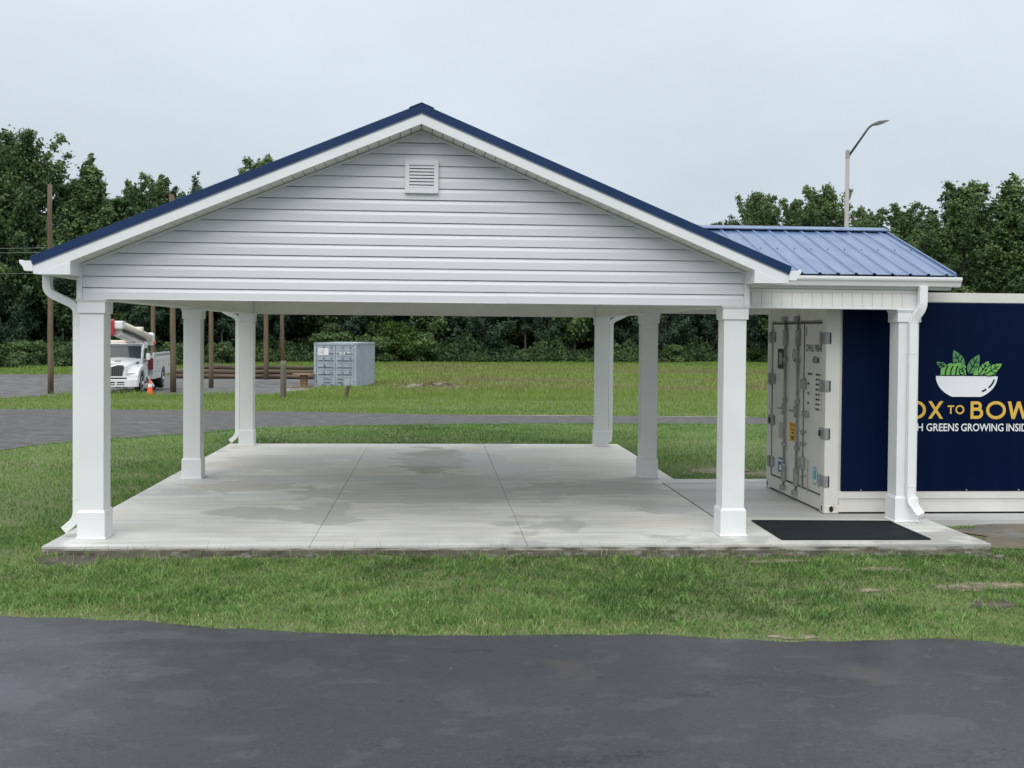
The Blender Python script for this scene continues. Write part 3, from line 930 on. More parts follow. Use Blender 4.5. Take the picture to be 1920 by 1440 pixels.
MB().box(WX + 0.09, WX + 0.147, WY - 0.148, WY - 0.133, 2.668, 2.85).build('beam_trim', 'white_trim', wb, bevel=0.002)
MB().box(7.35, WX + 0.147, WY - 0.148, WY - 0.133, 2.846, 2.885).build('beam_trim', 'soffit_white', wb, bevel=0.002)
MB().box(7.36, 9.5, WY + 0.135, 2 * YRW - WY - 0.135, 2.905, 2.915).build('ceiling', 'soffit_white', WALK)
MB().box(7.72, 10.14, 0.70, 0.718, 2.893, 3.05).build('eave_fascia', 'white_trim', WALK)
MB().box(9.80, 10.138, 0.719, 0.86, 2.893, 2.905).build('eave_soffit', 'soffit_white', WALK)
pr = [(0.698, 3.032), (0.698, 2.925), (0.622, 2.925), (0.612, 2.935), (0.606, 2.955), (0.596, 2.98), (0.576, 3.0), (0.57, 3.018), (0.57, 3.042), (0.58, 3.045), (0.588, 3.034)]
MB().prism(pr, 'x', 7.765, 10.235).build('gutter', 'gutter_white', WALK, bevel=0.001)
MB().prism([(2 * YRW - a_, z_) for a_, z_ in pr], 'x', 7.765, 10.235).build('gutter', 'gutter_white', WALK, bevel=0.001)
for q in (1, -1):
    ye = YRW - q * 2.18
    x_st = 10.17 - 5 * 0.9144
    roof_sheets(WALK, 'x', x_st, 5, 0.9144, YRW - q * 0.01, ye, ZW(YRW) - 0.003, ZW(0.62))
    poly = [(YRW, ZW(YRW) + 0.046), (YRW - q * 0.15, ZW(YRW) + 0.046 - 0.345 * 0.15), (YRW - q * 0.15, ZW(YRW) + 0.03 - 0.345 * 0.15), (YRW, ZW(YRW) + 0.032)]
    MB().prism(poly, 'x', 5.9, 10.19).build('ridge_cap', 'roof_blue_sheen', WALK, bevel=0.002)
    # rake trim and fascia at the free end
    poly = [(YRW, ZW(YRW) + 0.028), (ye, ZW(0.62) + 0.026), (ye, ZW(0.62) - 0.05), (YRW, ZW(YRW) - 0.05)]
    MB().prism(poly, 'x', 10.16, 10.185).build('rake_flashing', 'roof_blue_sheen', WALK, bevel=0.002)
    poly = [(YRW, ZW(YRW) - 0.02), (ye + q * 0.08, ZW(0.62) - 0.02 + 0.0276), (ye + q * 0.08, 2.894), (ye + q * 0.2, 2.894), (YRW, ZW(YRW) - 0.15)]
    MB().prism(poly, 'x', 10.139, 10.158).build('fascia', 'white_trim', WALK)
    poly = [(YRW, ZW(YRW) - 0.16), (YRW - q * 1.9, ZW(YRW) - 0.16 - 0.345 * 1.9), (YRW - q * 1.9, ZW(YRW) - 0.17 - 0.345 * 1.9), (YRW, ZW(YRW) - 0.17)]
    MB().prism(poly, 'x', WX + 0.15, 10.137).build('rake_soffit', 'soffit_white', WALK)
MB().prism([(WY, 2.9), (2 * YRW - WY, 2.9), (YRW, ZW(YRW) - 0.18)], 'x', WX + 0.12, WX + 0.144).build('gable_wall', 'white_vinyl', WALK)
# roof screws: a row on every second rib flat
mb = MB()
for k in range(14):
    x = 10.17 - 0.055 - k * 0.2286
    y = 1.75
    mb.lathe((x + 0.0, y, ZW(y) - 0.002), 'z', [(0, 0.009), (0.012, 0.009)], 8)
struct(mb.build('screws', 'screw_dark', WALK), 'stuff')

# downspouts: rectangular pipe with elbows
def bend(pts, r=0.085, n=5):
    """round the corners of a polyline"""
    pts = [Vector(p) for p in pts]
    o = [pts[0]]
    for i in range(1, len(pts) - 1):
        a, b_, c = pts[i - 1], pts[i], pts[i + 1]
        p, q = b_ + (a - b_).normalized() * r, b_ + (c - b_).normalized() * r
        for k in range(n + 1):
            t = k / n
            o.append(p * (1 - t) ** 2 + b_ * 2 * t * (1 - t) + q * t * t)
    return o + [pts[-1]]
def spout(root, pts, sec, upv, m='gutter_white'):
    d = MB().tube(bend(pts), 1, section=sec, upv=upv).build('downspout', m, root, bevel=0.006)
    return d
RS = [(-0.038, -0.05), (0.038, -0.05), (0.038, 0.05), (-0.038, 0.05)]
def strap(parent, x0, x1, y0, y1, z):
    MB().box(x0, x1, y0, y1, z, z + 0.006).build('pipe_seam', 'soffit_white', parent)
for q, y in ((-1, 0.03), (-1, 9.74), (1, 9.74)):
    cx = 0.0 if q < 0 else XR
    X = lambda d: cx + q * d
    end = (X(0.34), y, 0.075) if not (q > 0) else (X(0.2), y + 0.15, 0.09)
    d = spout(PAV, [(X(0.525), y, 2.93), (X(0.525), y, 2.72), (X(0.196), y, 2.565), (X(0.196), y, 0.20), end],
              [(-0.05, -0.043), (0.05, -0.043), (0.05, 0.043), (-0.05, 0.043)], (q, 0, 0.001))
    for z in (2.36, 0.42):
        strap(d, min(X(0.150), X(0.242)), max(X(0.150), X(0.242)), y - 0.054, y + 0.054, z)
yd = WY - 0.13 - 0.048
d = spout(WALK, [(9.76, 0.63, 2.93), (9.76, 0.63, 2.66), (9.665, yd, 2.52), (9.665, yd, 0.27), (9.735, yd - 0.16, 0.115)],
          [(-0.05, -0.038), (0.05, -0.038), (0.05, 0.038), (-0.05, 0.038)], (0, -1, 0.001))
for z in (2.1, 0.45):
    strap(d, 9.612, 9.718, yd - 0.043, yd + 0.043, z)
for k in range(7):
    t = k / 6
    MB().tube([(9.668 + 0.05 * t, yd - 0.03 - 0.1 * t, 0.27 - 0.12 * t), (9.672 + 0.05 * t, yd - 0.036 - 0.1 * t, 0.265 - 0.12 * t)], 1,
              section=[(-0.053, -0.041), (0.053, -0.041), (0.053, 0.041), (-0.053, 0.041)], upv=(0, -1, 0.001)).build('elbow_ring', 'gutter_white', d)

# ------------------------------------------------------------------ white refrigerated container with navy banner
KX, KY, KX1, KY1, KZ = 8.814, 1.337, 21.006, 3.775, 2.896
RF = thing('shipping_container', 'white refrigerated shipping container with navy printed side and closed double doors', 'container', (KX, (KY + KY1) / 2, 0), group='containers')
def kb(name, m, a, b_, bevel=0.003, parent=None):
    return MB().box(a[0], b_[0], a[1], b_[1], a[2], b_[2]).build(name, m, parent or RF, bevel=bevel)
kb('body', 'reefer_white', (KX + 0.06, KY + 0.03, 0.12), (KX1 - 0.06, KY1 - 0.03, KZ - 0.03))
for x_ in ((KX, KX + 0.19), (KX1 - 0.19, KX1)):
    for y_ in ((KY, KY + 0.15), (KY1 - 0.15, KY1)):
        kb('corner_post', 'reefer_white', (x_[0], y_[0], 0.12), (x_[1], y_[1], KZ - 0.12), 0.008)
        c1 = kb('corner_casting', 'reefer_casting', (x_[0] - 0.004, y_[0] - 0.006, 0.0), (x_[1] + 0.012, y_[1] + 0.006, 0.125), 0.02)
        c2 = kb('corner_casting', 'reefer_casting', (x_[0] - 0.004, y_[0] - 0.006, KZ - 0.119), (x_[1] + 0.012, y_[1] + 0.006, KZ), 0.012)
        if y_[0] == KY:
            for cc, zz in ((c1, 0.062), (c2, KZ - 0.06)):
                mbh = MB()
                mbh.add([((x_[0] + x_[1]) / 2 + 0.028 * math.cos(a * 0.3927), KY - 0.0075, zz + 0.04 * math.sin(a * 0.3927)) for a in range(16)], [tuple(range(16))])
                mbh.build('casting_hole', 'dark_void', cc)
        if x_[0] == KX:
            kb('casting_hole', 'dark_void', (KX - 0.0065, (y_[0] + y_[1]) / 2 - 0.02, 0.035), (KX - 0.0045, (y_[0] + y_[1]) / 2 + 0.02, 0.095), 0, c1)
for y_ in ((KY + 0.002, KY + 0.07), (KY1 - 0.07, KY1 - 0.002)):
    kb('top_rail', 'reefer_white', (KX + 0.19, y_[0], KZ - 0.135), (KX1 - 0.19, y_[1], KZ - 0.01))
    kb('bottom_rail', 'reefer_white', (KX + 0.2, y_[0] + 0.004, 0.022), (KX1 - 0.2, y_[1], 0.15))
    kb('bottom_rail', 'reefer_white', (KX + 0.19, y_[0] + 0.016, 0.152), (KX1 - 0.19, y_[1], 0.195))
    kb('bottom_rail', 'reefer_white', (KX + 0.19, y_[0], 0.197), (KX1 - 0.19, y_[1], 0.292))
kb('underframe', 'dark_void', (KX + 0.2, KY + 0.05, 0.003), (KX1 - 0.2, KY1 - 0.05, 0.03), 0)
kb('roof_panel', 'reefer_white', (KX + 0.02, KY + 0.03, KZ - 0.03), (KX1 - 0.02, KY1 - 0.03, KZ - 0.012))
BAN = kb('banner', 'navy_banner', (9.04, KY - 0.007, 0.297), (20.8, KY + 0.035, 2.752), 0.002)
for k in range(45):
    x = 9.14 + k * 0.255
    kb('banner_seam', 'navy_banner', (x, KY - 0.0086, 0.30), (x + (0.012 if k % 4 == 2 else 0.035), KY - 0.0072, 2.75), 0.0006, BAN)
for k in range(16):
    x = 9.3 + k * 0.71
    MB().lathe((x, KY - 0.011, 0.31), 'y', [(0, 0.009), (0.004, 0.009)], 8).build('rivet', 'plate_grey', BAN)

# artwork and lettering on the banner: thin raised vinyl
YA = KY - 0.0075
def decal(name, polys, m, y=YA, th=0.0015, parent=BAN):
    mb = MB()
    for k, p in enumerate(polys):            # overlapping pieces never share a plane
        mb.prism(p, 'y', y - th - k * 0.00004, y - k * 0.00001)
    return mb.build(name, m, parent)
def stroke(pts, wd):
    """thick polyline -> one polygon"""
    Lf, Rt = [], []
    for i, p in enumerate(pts):
        a, b_ = pts[max(i - 1, 0)], pts[min(i + 1, len(pts) - 1)]
        dx, dz = b_[0] - a[0], b_[1] - a[1]
        l = math.hypot(dx, dz) or 1
        nx, nz_ = -dz / l * wd / 2, dx / l * wd / 2
        Lf.append((p[0] + nx, p[1] + nz_))
        Rt.append((p[0] - nx, p[1] - nz_))
    return Lf + Rt[::-1]
def quads(pts, wd):
    """thick polyline as a chain of quads (safe for closed curves)"""
    o = []
    s_ = stroke(pts, wd)
    n = len(pts)
    for i in range(n - 1):
        o.append([s_[i], s_[i + 1], s_[2 * n - 2 - i], s_[2 * n - 1 - i]])
    return o
def arc(cx, cz, rx_, rz, a0, a1, n=28):
    return [(cx + rx_ * math.cos(a0 + (a1 - a0) * k / n), cz + rz * math.sin(a0 + (a1 - a0) * k / n)) for k in range(n + 1)]
# bowl
bc, bt = 10.698, 1.803
bw = 0.417
pl = [(bc - bw, bt)] + [(bc - bw * math.cos(t), bt - 0.272 * min(1, math.sin(t) * 1.13)) for t in [math.pi * k / 40 for k in range(1, 40)]] + [(bc + bw, bt)]
decal('bowl_print', [pl], 'letter_white')
decal('bowl_shine', quads(arc(bc + 0.06, bt - 0.01, 0.315, 0.215, -0.15, -0.72, 10), 0.022) + quads(arc(bc + 0.06, bt - 0.01, 0.315, 0.215, -0.86, -1.08, 4), 0.022), 'navy_banner', YA - 0.002)
decal('bowl_gap', [[(bc - bw - 0.01, bt + 0.001), (bc + bw + 0.01, bt + 0.001), (bc + bw + 0.01, bt + 0.012), (bc - bw - 0.01, bt + 0.012)]], 'navy_banner', YA - 0.0036)
def leafpoly(bx, bz, tx, tz, wd):
    dx, dz = tx - bx, tz - bz
    l = math.hypot(dx, dz)
    ux, uz = dx / l, dz / l
    A, B_ = [], []
    for k in range(11):
        t = k / 10
        h = wd * (math.sin(math.pi * t ** 0.8)) ** 0.85
        A.append((bx + dx * t - uz * h, bz + dz * t + ux * h))
        B_.append((bx + dx * t + uz * h, bz + dz * t - ux * h))
    return A + B_[::-1][1:-1]
def leaf(bx, bz, tx, tz, wd, m, lift):
    decal('leaf_print', [leafpoly(bx, bz, tx, tz, wd + 0.014)], 'navy_banner', YA - lift)
    decal('leaf_print', [leafpoly(bx, bz, tx, tz, wd)], m, YA - lift - 0.0016)
    vz = quads([(bx, bz), (bx + (tx - bx) * 0.8, bz + (tz - bz) * 0.8)], 0.012)
    dx, dz = tx - bx, tz - bz
    for t, s_ in ((0.35, 1), (0.35, -1), (0.58, 1), (0.58, -1)):
        p = (bx + dx * t, bz + dz * t)
        vz += quads([p, (p[0] + dx * 0.16 - s_ * dz * 0.22, p[1] + dz * 0.16 + s_ * dx * 0.22)], 0.01)
    decal('leaf_vein', vz, 'navy_banner', YA - lift - 0.0034)
leaf(10.64, 1.88, 10.515, 2.14, 0.075, 'leaf_dark', 0.0)
leaf(10.44, 1.89, 10.285, 1.985, 0.045, 'leaf_dark', 0.0)
leaf(10.72, 1.83, 10.86, 2.085, 0.072, 'leaf_dark', 0.004)
def lettuce(cx, cz, w_, h_, m, seed, lift, flip=1):
    r = random.Random(seed)
    top = []
    n = 24
    for k in range(n + 1):
        t = k / n
        a = math.pi * (1 - t)
        rr = 1 + 0.07 * math.sin(9 * a + seed)
        top.append((cx + w_ * math.cos(a) * rr + flip * 0.05 * math.sin(a), cz + h_ * math.sin(a) ** 0.7 * rr))
    decal('leaf_print', [top], m, YA - lift)
    v = []
    for b_, t_ in ((-0.55, -0.35), (-0.15, 0.05), (0.25, 0.4), (0.6, 0.7)):
        v += quads([(cx + w_ * b_, cz), (cx + w_ * (b_ * 0.8 + t_ * 0.2), cz + h_ * 0.45), (cx + w_ * t_, cz + h_ * 0.78)], 0.017)
    decal('leaf_vein', v, 'navy_banner', YA - lift - 0.0018)
lettuce(10.50, 1.815, 0.175, 0.155, 'leaf_light', 2, 0.008)
lettuce(10.94, 1.815, 0.15, 0.15, 'leaf_light', 5, 0.010)
leaf(10.93, 1.825, 11.165, 1.965, 0.06, 'leaf_light', 0.012)
leaf(10.86, 1.825, 10.985, 2.0, 0.05, 'leaf_light', 0.012)
leaf(10.66, 1.825, 10.60, 1.93, 0.04, 'leaf_light', 0.012)
# large letters
LH, LW = 0.228, 0.040
z0, z1 = 1.243, 1.472
def O_(x0, x1, za, zb, wd):
    return quads(arc((x0 + x1) / 2, (za + zb) / 2, (x1 - x0 - wd) / 2, (zb - za - wd) / 2 + 0.004, 0, 2 * math.pi, 48), wd)
def B2(x0, x1, za, zb, wd):
    zm = (za + zb) / 2 + 0.012
    o = quads([(x0 + wd / 2, za), (x0 + wd / 2, zb)], wd)
    for c0, c1, xx in ((za, zm + wd / 2, x1), (zm - wd / 2, zb, x1 - 0.02)):
        r = (c1 - c0 - wd) / 2
        cz = (c0 + c1) / 2
        o += quads([(x0, c1 - wd / 2), (xx - r - wd / 2, c1 - wd / 2)], wd) + quads(arc(xx - r - wd / 2, cz, r, r, math.pi / 2, -math.pi / 2, 16), wd) + quads([(x0, c0 + wd / 2), (xx - r - wd / 2, c0 + wd / 2)], wd)
    return o
def X_(x0, x1, za, zb, wd):
    return [[(x0, zb), (x0 + wd * 1.15, zb), (x1, za), (x1 - wd * 1.15, za)], [(x1 - wd * 1.15, zb), (x1, zb), (x0 + wd * 1.15, za), (x0, za)]]
def W_(x0, x1, za, zb, wd):
    k = (x1 - x0) / 4
    h = wd * 0.55
    o = []
    for a, b_, s_ in ((0, 1, -1), (1, 2, 1), (2, 3, -1), (3, 4, 1)):
        zA, zB = (zb, za) if s_ < 0 else (za, zb)
        o.append([(x0 + a * k - h + (h if a == 0 else 0), zA), (x0 + a * k + h + (h if a == 0 else 0), zA), (x0 + b_ * k + h - (h if b_ == 4 else 0), zB), (x0 + b_ * k - h - (h if b_ == 4 else 0), zB)])
    return o
def T_(x0, x1, za, zb, wd):
    return quads([(x0, zb - wd / 2), (x1, zb - wd / 2)], wd) + quads([((x0 + x1) / 2, za), ((x0 + x1) / 2, zb - wd)], wd)
def L_(x0, x1, za, zb, wd):
    return quads([(x0 + wd / 2, za), (x0 + wd / 2, zb)], wd) + quads([(x0 + wd, za + wd / 2), (x1, za + wd / 2)], wd)
for fn, a, b_ in ((B2, 9.69, 9.86), (O_, 9.895, 10.155), (X_, 10.185, 10.388)):
    decal('letter', fn(a, b_, z0, z1, LW), 'letter_gold')
for fn, a, b_ in ((T_, 10.446, 10.535), (O_, 10.552, 10.672)):
    decal('letter', fn(a, b_, 1.307, 1.418, 0.02), 'letter_gold')
for fn, a, b_ in ((B2, 10.757, 10.928), (O_, 10.968, 11.236), (W_, 11.262, 11.56), (L_, 11.6, 11.73)):
    decal('letter', fn(a, b_, z0, z1, LW), 'letter_gold')

def text_mesh(body, size, bold=0.0):
    cu = bpy.data.curves.new('t', 'FONT')
    cu.body = body
    cu.size = size
    cu.offset = bold
    cu.resolution_u = 3
    o = bpy.data.objects.new('t', cu)
    COL.objects.link(o)
    dg = bpy.context.evaluated_depsgraph_get()
    me = bpy.data.meshes.new_from_object(o.evaluated_get(dg))
    bpy.data.objects.remove(o)
    bpy.data.curves.remove(cu)
    co = np.array([v.co[:] for v in me.vertices]) if len(me.vertices) else np.zeros((1, 3))
    return me, co.min(0), co.max(0)
def text_on(name, body, x0, x1, za, zb, m, parent, face='y', at=YA - 0.002, bold=0.0):
    """text fitted to the rectangle on a wall; face 'y' looks to -y, face 'x' looks to -x (x0..x1 is then y, running down)"""
    me, lo, hi = text_mesh(body, 1.0, bold)
    for v in me.vertices:
        u = (v.co.x - lo[0]) / (hi[0] - lo[0])
        t = (v.co.y - lo[1]) / (hi[1] - lo[1])
        a = x0 + (x1 - x0) * u
        z = za + (zb - za) * t
        v.co = (a, at, z) if face == 'y' else (at, a, z)
    me.name = name
    return link(name, me, m, parent)
text_on('lettering', 'GREENS', 10.165, 10.598, 1.08, 1.182, 'letter_white', BAN, bold=0.012)
text_on('lettering', 'GROWING', 10.633, 11.208, 1.08, 1.182, 'letter_white', BAN, bold=0.012)
text_on('lettering', 'INSIDE', 11.246, 11.59, 1.08, 1.182, 'letter_white', BAN, bold=0.012)
text_on('lettering', 'FRESH', 9.775, 10.118, 1.08, 1.182, 'letter_white', BAN, bold=0.012)

# door end, looking towards -x
XD = KX + 0.03
kb('end_header', 'reefer_white', (KX + 0.012, KY + 0.15, 2.52), (KX + 0.1, KY1 - 0.15, KZ - 0.02))
kb('end_sill', 'reefer_white', (KX + 0.012, KY + 0.15, 0.025), (KX + 0.1, KY1 - 0.15, 0.205))
for a, b_ in ((2.262, KY1 - 0.165), (KY + 0.165, 2.248)):
    dr = kb('door', 'reefer_white', (XD, a, 0.215), (XD + 0.06, b_, 2.475), 0.006)
    inner = a > 2
    for zz in (2.475, 0.2055):
        kb('gasket', 'gasket', (XD - 0.006, a, zz if zz > 1 else 0.208), (XD + 0.03, b_, zz + 0.018 if zz > 1 else 0.226), 0, dr)
    ye = b_ if inner else a
    kb('gasket', 'gasket', (XD - 0.004, min(ye, ye + (0.012 if inner else -0.012)), 0.21), (XD + 0.03, max(ye, ye + (0.012 if inner else -0.012)), 2.48), 0, dr)
    for zz in (2.28, 1.66, 1.04, 0.42):
        y0_, y1_ = (KY1 - 0.30, KY1 - 0.06) if inner else (KY + 0.03, KY + 0.19)
        h = kb('hinge', 'galvanised', (KX - 0.012, y0_, zz - 0.075), (XD - 0.002, y1_, zz + 0.075), 0.01, dr)
        kb('hinge_pin', 'truck_dark' if abs(zz - 1.04) < 0.1 else 'galvanised', (KX - 0.03, y0_ + 0.1, zz - 0.085 if abs(zz - 1.04) > 0.1 else zz - 0.04), (KX - 0.0125, y0_ + 0.14, zz + 0.085 if abs(zz - 1.04) > 0.1 else zz + 0.04), 0.004, dr)
    if not inner:
        for zz in (2.28, 1.66, 1.04, 0.42):
            kb('hinge', 'galvanised', (KX - 0.012, KY - 0.012, zz - 0.075), (KX + 0.06, KY + 0.029, zz + 0.075), 0.006, dr)
            kb('hinge_slot', 'dark_void', (KX + 0.045, KY - 0.0135, zz - 0.07), (KX + 0.062, KY - 0.0122, zz + 0.07), 0, dr)
        far_door = None
        D_NEAR = dr
    else:
        D_FAR = dr
for yy, in ((2.96,), (2.43,)):
    rod = MB().tube([(XD - 0.03, yy, 0.15), (XD - 0.03, yy, 2.53)], 0.019, 10).build('lock_rod', 'galvanised', D_FAR, smooth=True)
    for za, zb, hw in ((2.16, 2.40, 0.045), (0.20, 0.46, 0.045)):
        kb('rod_guide', 'galvanised', (XD - 0.058, yy - hw, za), (XD - 0.001, yy + hw, zb), 0.012, rod)
    for zz in (1.96, 1.38, 0.74):
        kb('rod_bracket', 'galvanised', (XD - 0.055, yy - 0.045, zz - 0.03), (XD - 0.001, yy + 0.045, zz + 0.03), 0.008, rod)
    for zz in (2.55, 0.11):
        kb('cam_keeper', 'galvanised', (KX - 0.05, yy - 0.055, zz - 0.035), (KX + 0.011, yy + 0.055, zz + 0.035), 0.01, rod)
    hd = MB().tube([(XD - 0.05, yy, 1.25), (XD - 0.06, yy + 0.22, 1.25)], 0.013, 8).build('handle', 'galvanised', rod, smooth=True)
    MB().tube([(XD - 0.05, yy, 1.17), (XD - 0.05, yy, 1.33)], 0.024, 8).build('handle_hub', 'galvanised', rod, smooth=True)
kb('handle_bracket', 'galvanised', (XD - 0.05, 2.02, 1.2), (XD - 0.001, 2.2, 1.28), 0.008, D_NEAR)
kb('door_strip', 'gasket', (XD - 0.008, 2.225, 0.22), (XD - 0.0005, 2.246, 2.47), 0.002, D_NEAR)
kb('latch', 'galvanised', (XD - 0.05, 2.13, 1.58), (XD - 0.009, 2.25, 1.72), 0.01, D_NEAR)
for zz in (0.96, 0.80):
    MB().tube([(XD - 0.02, 2.1, zz + 0.04), (XD - 0.04, 2.2, zz), (XD - 0.02, 2.3, zz + 0.03)], 0.014, 6).build('latch_hook', 'galvanised', D_NEAR)
kb('latch', 'galvanised', (XD - 0.06, 2.14, 0.47), (XD - 0.001, 2.26, 0.64), 0.015, D_NEAR)
MB().tube([(XD - 0.03, 2.2, 0.22), (XD - 0.03, 2.2, 0.38), (XD - 0.03, 2.08, 0.40)], 0.014, 6).build('cable', 'galvanised', D_NEAR)
MB().tube([(XD - 0.02, 1.99, 0.62), (XD - 0.025, 1.985, 0.35), (XD - 0.02, 2.0, 0.18)], 0.008, 6).build('cable', 'galvanised', D_NEAR)
def sticker(name, m, ya, yb, za, zb, parent, lift=0.001):
    return kb(name, m, (XD - lift - 0.0015, min(ya, yb), za), (XD - lift, max(ya, yb), zb), 0, parent)
s1 = sticker('sticker', 'print_black', 3.38, 3.11, 1.82, 2.115, D_FAR)
sticker('sticker', 'print_grey', 3.32, 3.185, 1.885, 2.055, D_FAR, 0.003)
sticker('sticker', 'plate_grey', 3.30, 3.03, 0.80, 1.04, D_FAR)
sticker('sticker', 'sticker_yellow', 2.81, 2.53, 0.81, 1.075, D_FAR)
text_on('sticker_print', 'CAUTION', 2.79, 2.55, 1.02, 1.055, 'print_black', D_FAR, 'x', XD - 0.0035)
for zz, a, b_ in ((0.965, 2.74, 2.7), (0.965, 2.66, 2.6), (0.92, 2.72, 2.62), (0.86, 2.74, 2.60), (0.83, 2.72, 2.62)):
    sticker('sticker_print', 'print_black', a, b_, zz, zz + 0.022, D_FAR, 0.003)
sticker('sticker', 'sticker_white', 3.30, 3.07, 0.46, 0.545, D_FAR)
sticker('sticker', 'sticker_blue', 3.30, 3.07, 0.30, 0.455, D_FAR)
sticker('sticker_print', 'sticker_blue', 3.28, 3.09, 0.49, 0.52, D_FAR, 0.003)
sticker('sticker_print', 'sticker_white', 3.24, 3.13, 0.33, 0.41, D_FAR, 0.003)
text_on('lettering', 'DWLU 900431 4', 2.16, 1.42, 2.095, 2.195, 'print_black', D_NEAR, 'x', XD - 0.0015, bold=0.02)
text_on('lettering', '45RM', 1.92, 1.66, 1.94, 2.035, 'print_black', D_NEAR, 'x', XD - 0.0015, bold=0.02)
r2 = random.Random(3)
for k in range(8):       # small weight table, too small to read in the photo
    zz = 1.78 - k * 0.066
    for a, b_ in ((1.78, 1.70), (1.685, 1.62), (1.57, 1.51)):
        sticker('small_print', 'print_black', a, b_ + 0.02 * r2.random(), zz, zz + 0.026, D_NEAR, 0.0012)
    if k % 2 == 0:
        sticker('small_print', 'print_black', 2.09, 2.02 - 0.1 * (k == 0), zz, zz + 0.026, D_NEAR, 0.0012)
sticker('door_mark', 'print_black', 2.17, 2.145, 2.30, 2.43, D_NEAR, 0.0012)
mb = MB()
mb.add([(XD - 0.002, 1.76 + 0.10 * math.cos(a * 0.2618), 0.44 + 0.125 * math.sin(a * 0.2618)) for a in range(24)], [tuple(range(24))])
mb.build('emblem', 'sticker_white', D_NEAR)
mb = MB()
for a in range(24):
    pa = [(XD - 0.003, 1.76 + q * 0.10 * math.cos(b_ * 0.2618), 0.44 + q * 0.125 * math.sin(b_ * 0.2618)) for b_, q in ((a, 1), (a + 1, 1), (a + 1, 0.82), (a, 0.82))]
    mb.add(pa, [(0, 1, 2, 3)])
mb.add([(XD - 0.0032, 1.81, 0.39), (XD - 0.0032, 1.71, 0.39), (XD - 0.0032, 1.70, 0.45), (XD - 0.0032, 1.72, 0.51), (XD - 0.0032, 1.76, 0.54), (XD - 0.0032, 1.80, 0.51), (XD - 0.0032, 1.82, 0.45)], [tuple(range(7))])
mb.add([(XD - 0.003, 1.767, 0.345), (XD - 0.003, 1.753, 0.345), (XD - 0.003, 1.753, 0.39), (XD - 0.003, 1.767, 0.39)], [(0, 1, 2, 3)])
mb.build('emblem', 'emblem_cyan', D_NEAR)
mb = MB()
mb.tube([(XD - 0.004, 2.66 + 0.045 * math.cos(a * 0.2618), 2.03 + 0.085 * math.sin(a * 0.2618)) for a in range(25)], 0.004, 5)
mb.build('ring_mark', 'gasket', D_FAR)

# ------------------------------------------------------------------ blue grey container in the yard
CZ = -0.95
BC = thing('storage_container', 'weathered blue grey storage container with ridged double doors at the yard edge', 'container', (-0.65, 48.95, CZ), group='containers', local=True, rotz=math.radians(-6.6))
# local: x from -2.438 (left) to 0 (right), y from 0 (doors) back to 6.06
def bb(name, m, a, b_, bevel=0.0, parent=None):
    return MB().box(a[0], b_[0], a[1], b_[1], a[2], b_[2]).build(name, m, parent or BC, bevel=bevel)
CH = 2.59
for x_ in ((-2.438, -2.30), (-0.138, 0)):
    for y_ in ((0, 0.13), (5.93, 6.06)):
        bb('corner_post', 'blue_grey_steel', (x_[0], y_[0], 0), (x_[1], y_[1], CH), 0.01)
for z_ in ((0.02, 0.16), (CH - 0.12, CH)):
    bb('end_rail', 'blue_grey_steel', (-2.30, 0.01, z_[0]), (-0.138, 0.12, z_[1]))
    bb('end_rail', 'blue_grey_steel', (-2.30, 5.94, z_[0]), (-0.138, 6.05, z_[1]))
    for x_ in ((-2.435, -2.34), (-0.098, -0.003)):
        bb('side_rail', 'blue_grey_steel', (x_[0], 0.13, z_[0]), (x_[1], 5.93, z_[1]))
def corrugated(x, sgn):
    pts = []
    n = 21
    p = 5.8 / n
    for k in range(n):
        y = 0.13 + k * p
        pts += [(x, y), (x, y + p * 0.3), (x - sgn * 0.036, y + p * 0.5), (x - sgn * 0.036, y + p * 0.8)]
    pts.append((x, 5.93))
    mb = MB()
    vs = [(a, b_, 0.15) for a, b_ in pts] + [(a, b_, CH - 0.11) for a, b_ in pts]
    m_ = len(pts)
    mb.add(vs, [(i, i + 1, m_ + i + 1, m_ + i) for i in range(m_ - 1)])
    return mb
corrugated(-0.02, 1).build('side_wall', 'blue_grey_steel', BC)
corrugated(-2.418, -1).build('side_wall', 'blue_grey_steel', BC)
bb('roof_panel', 'blue_grey_steel', (-2.34, 0.1, CH - 0.05), (-0.1, 5.96, CH - 0.02))
bb('rear_wall', 'blue_grey_steel', (-2.3, 5.98, 0.15), (-0.138, 6.0, CH - 0.1))
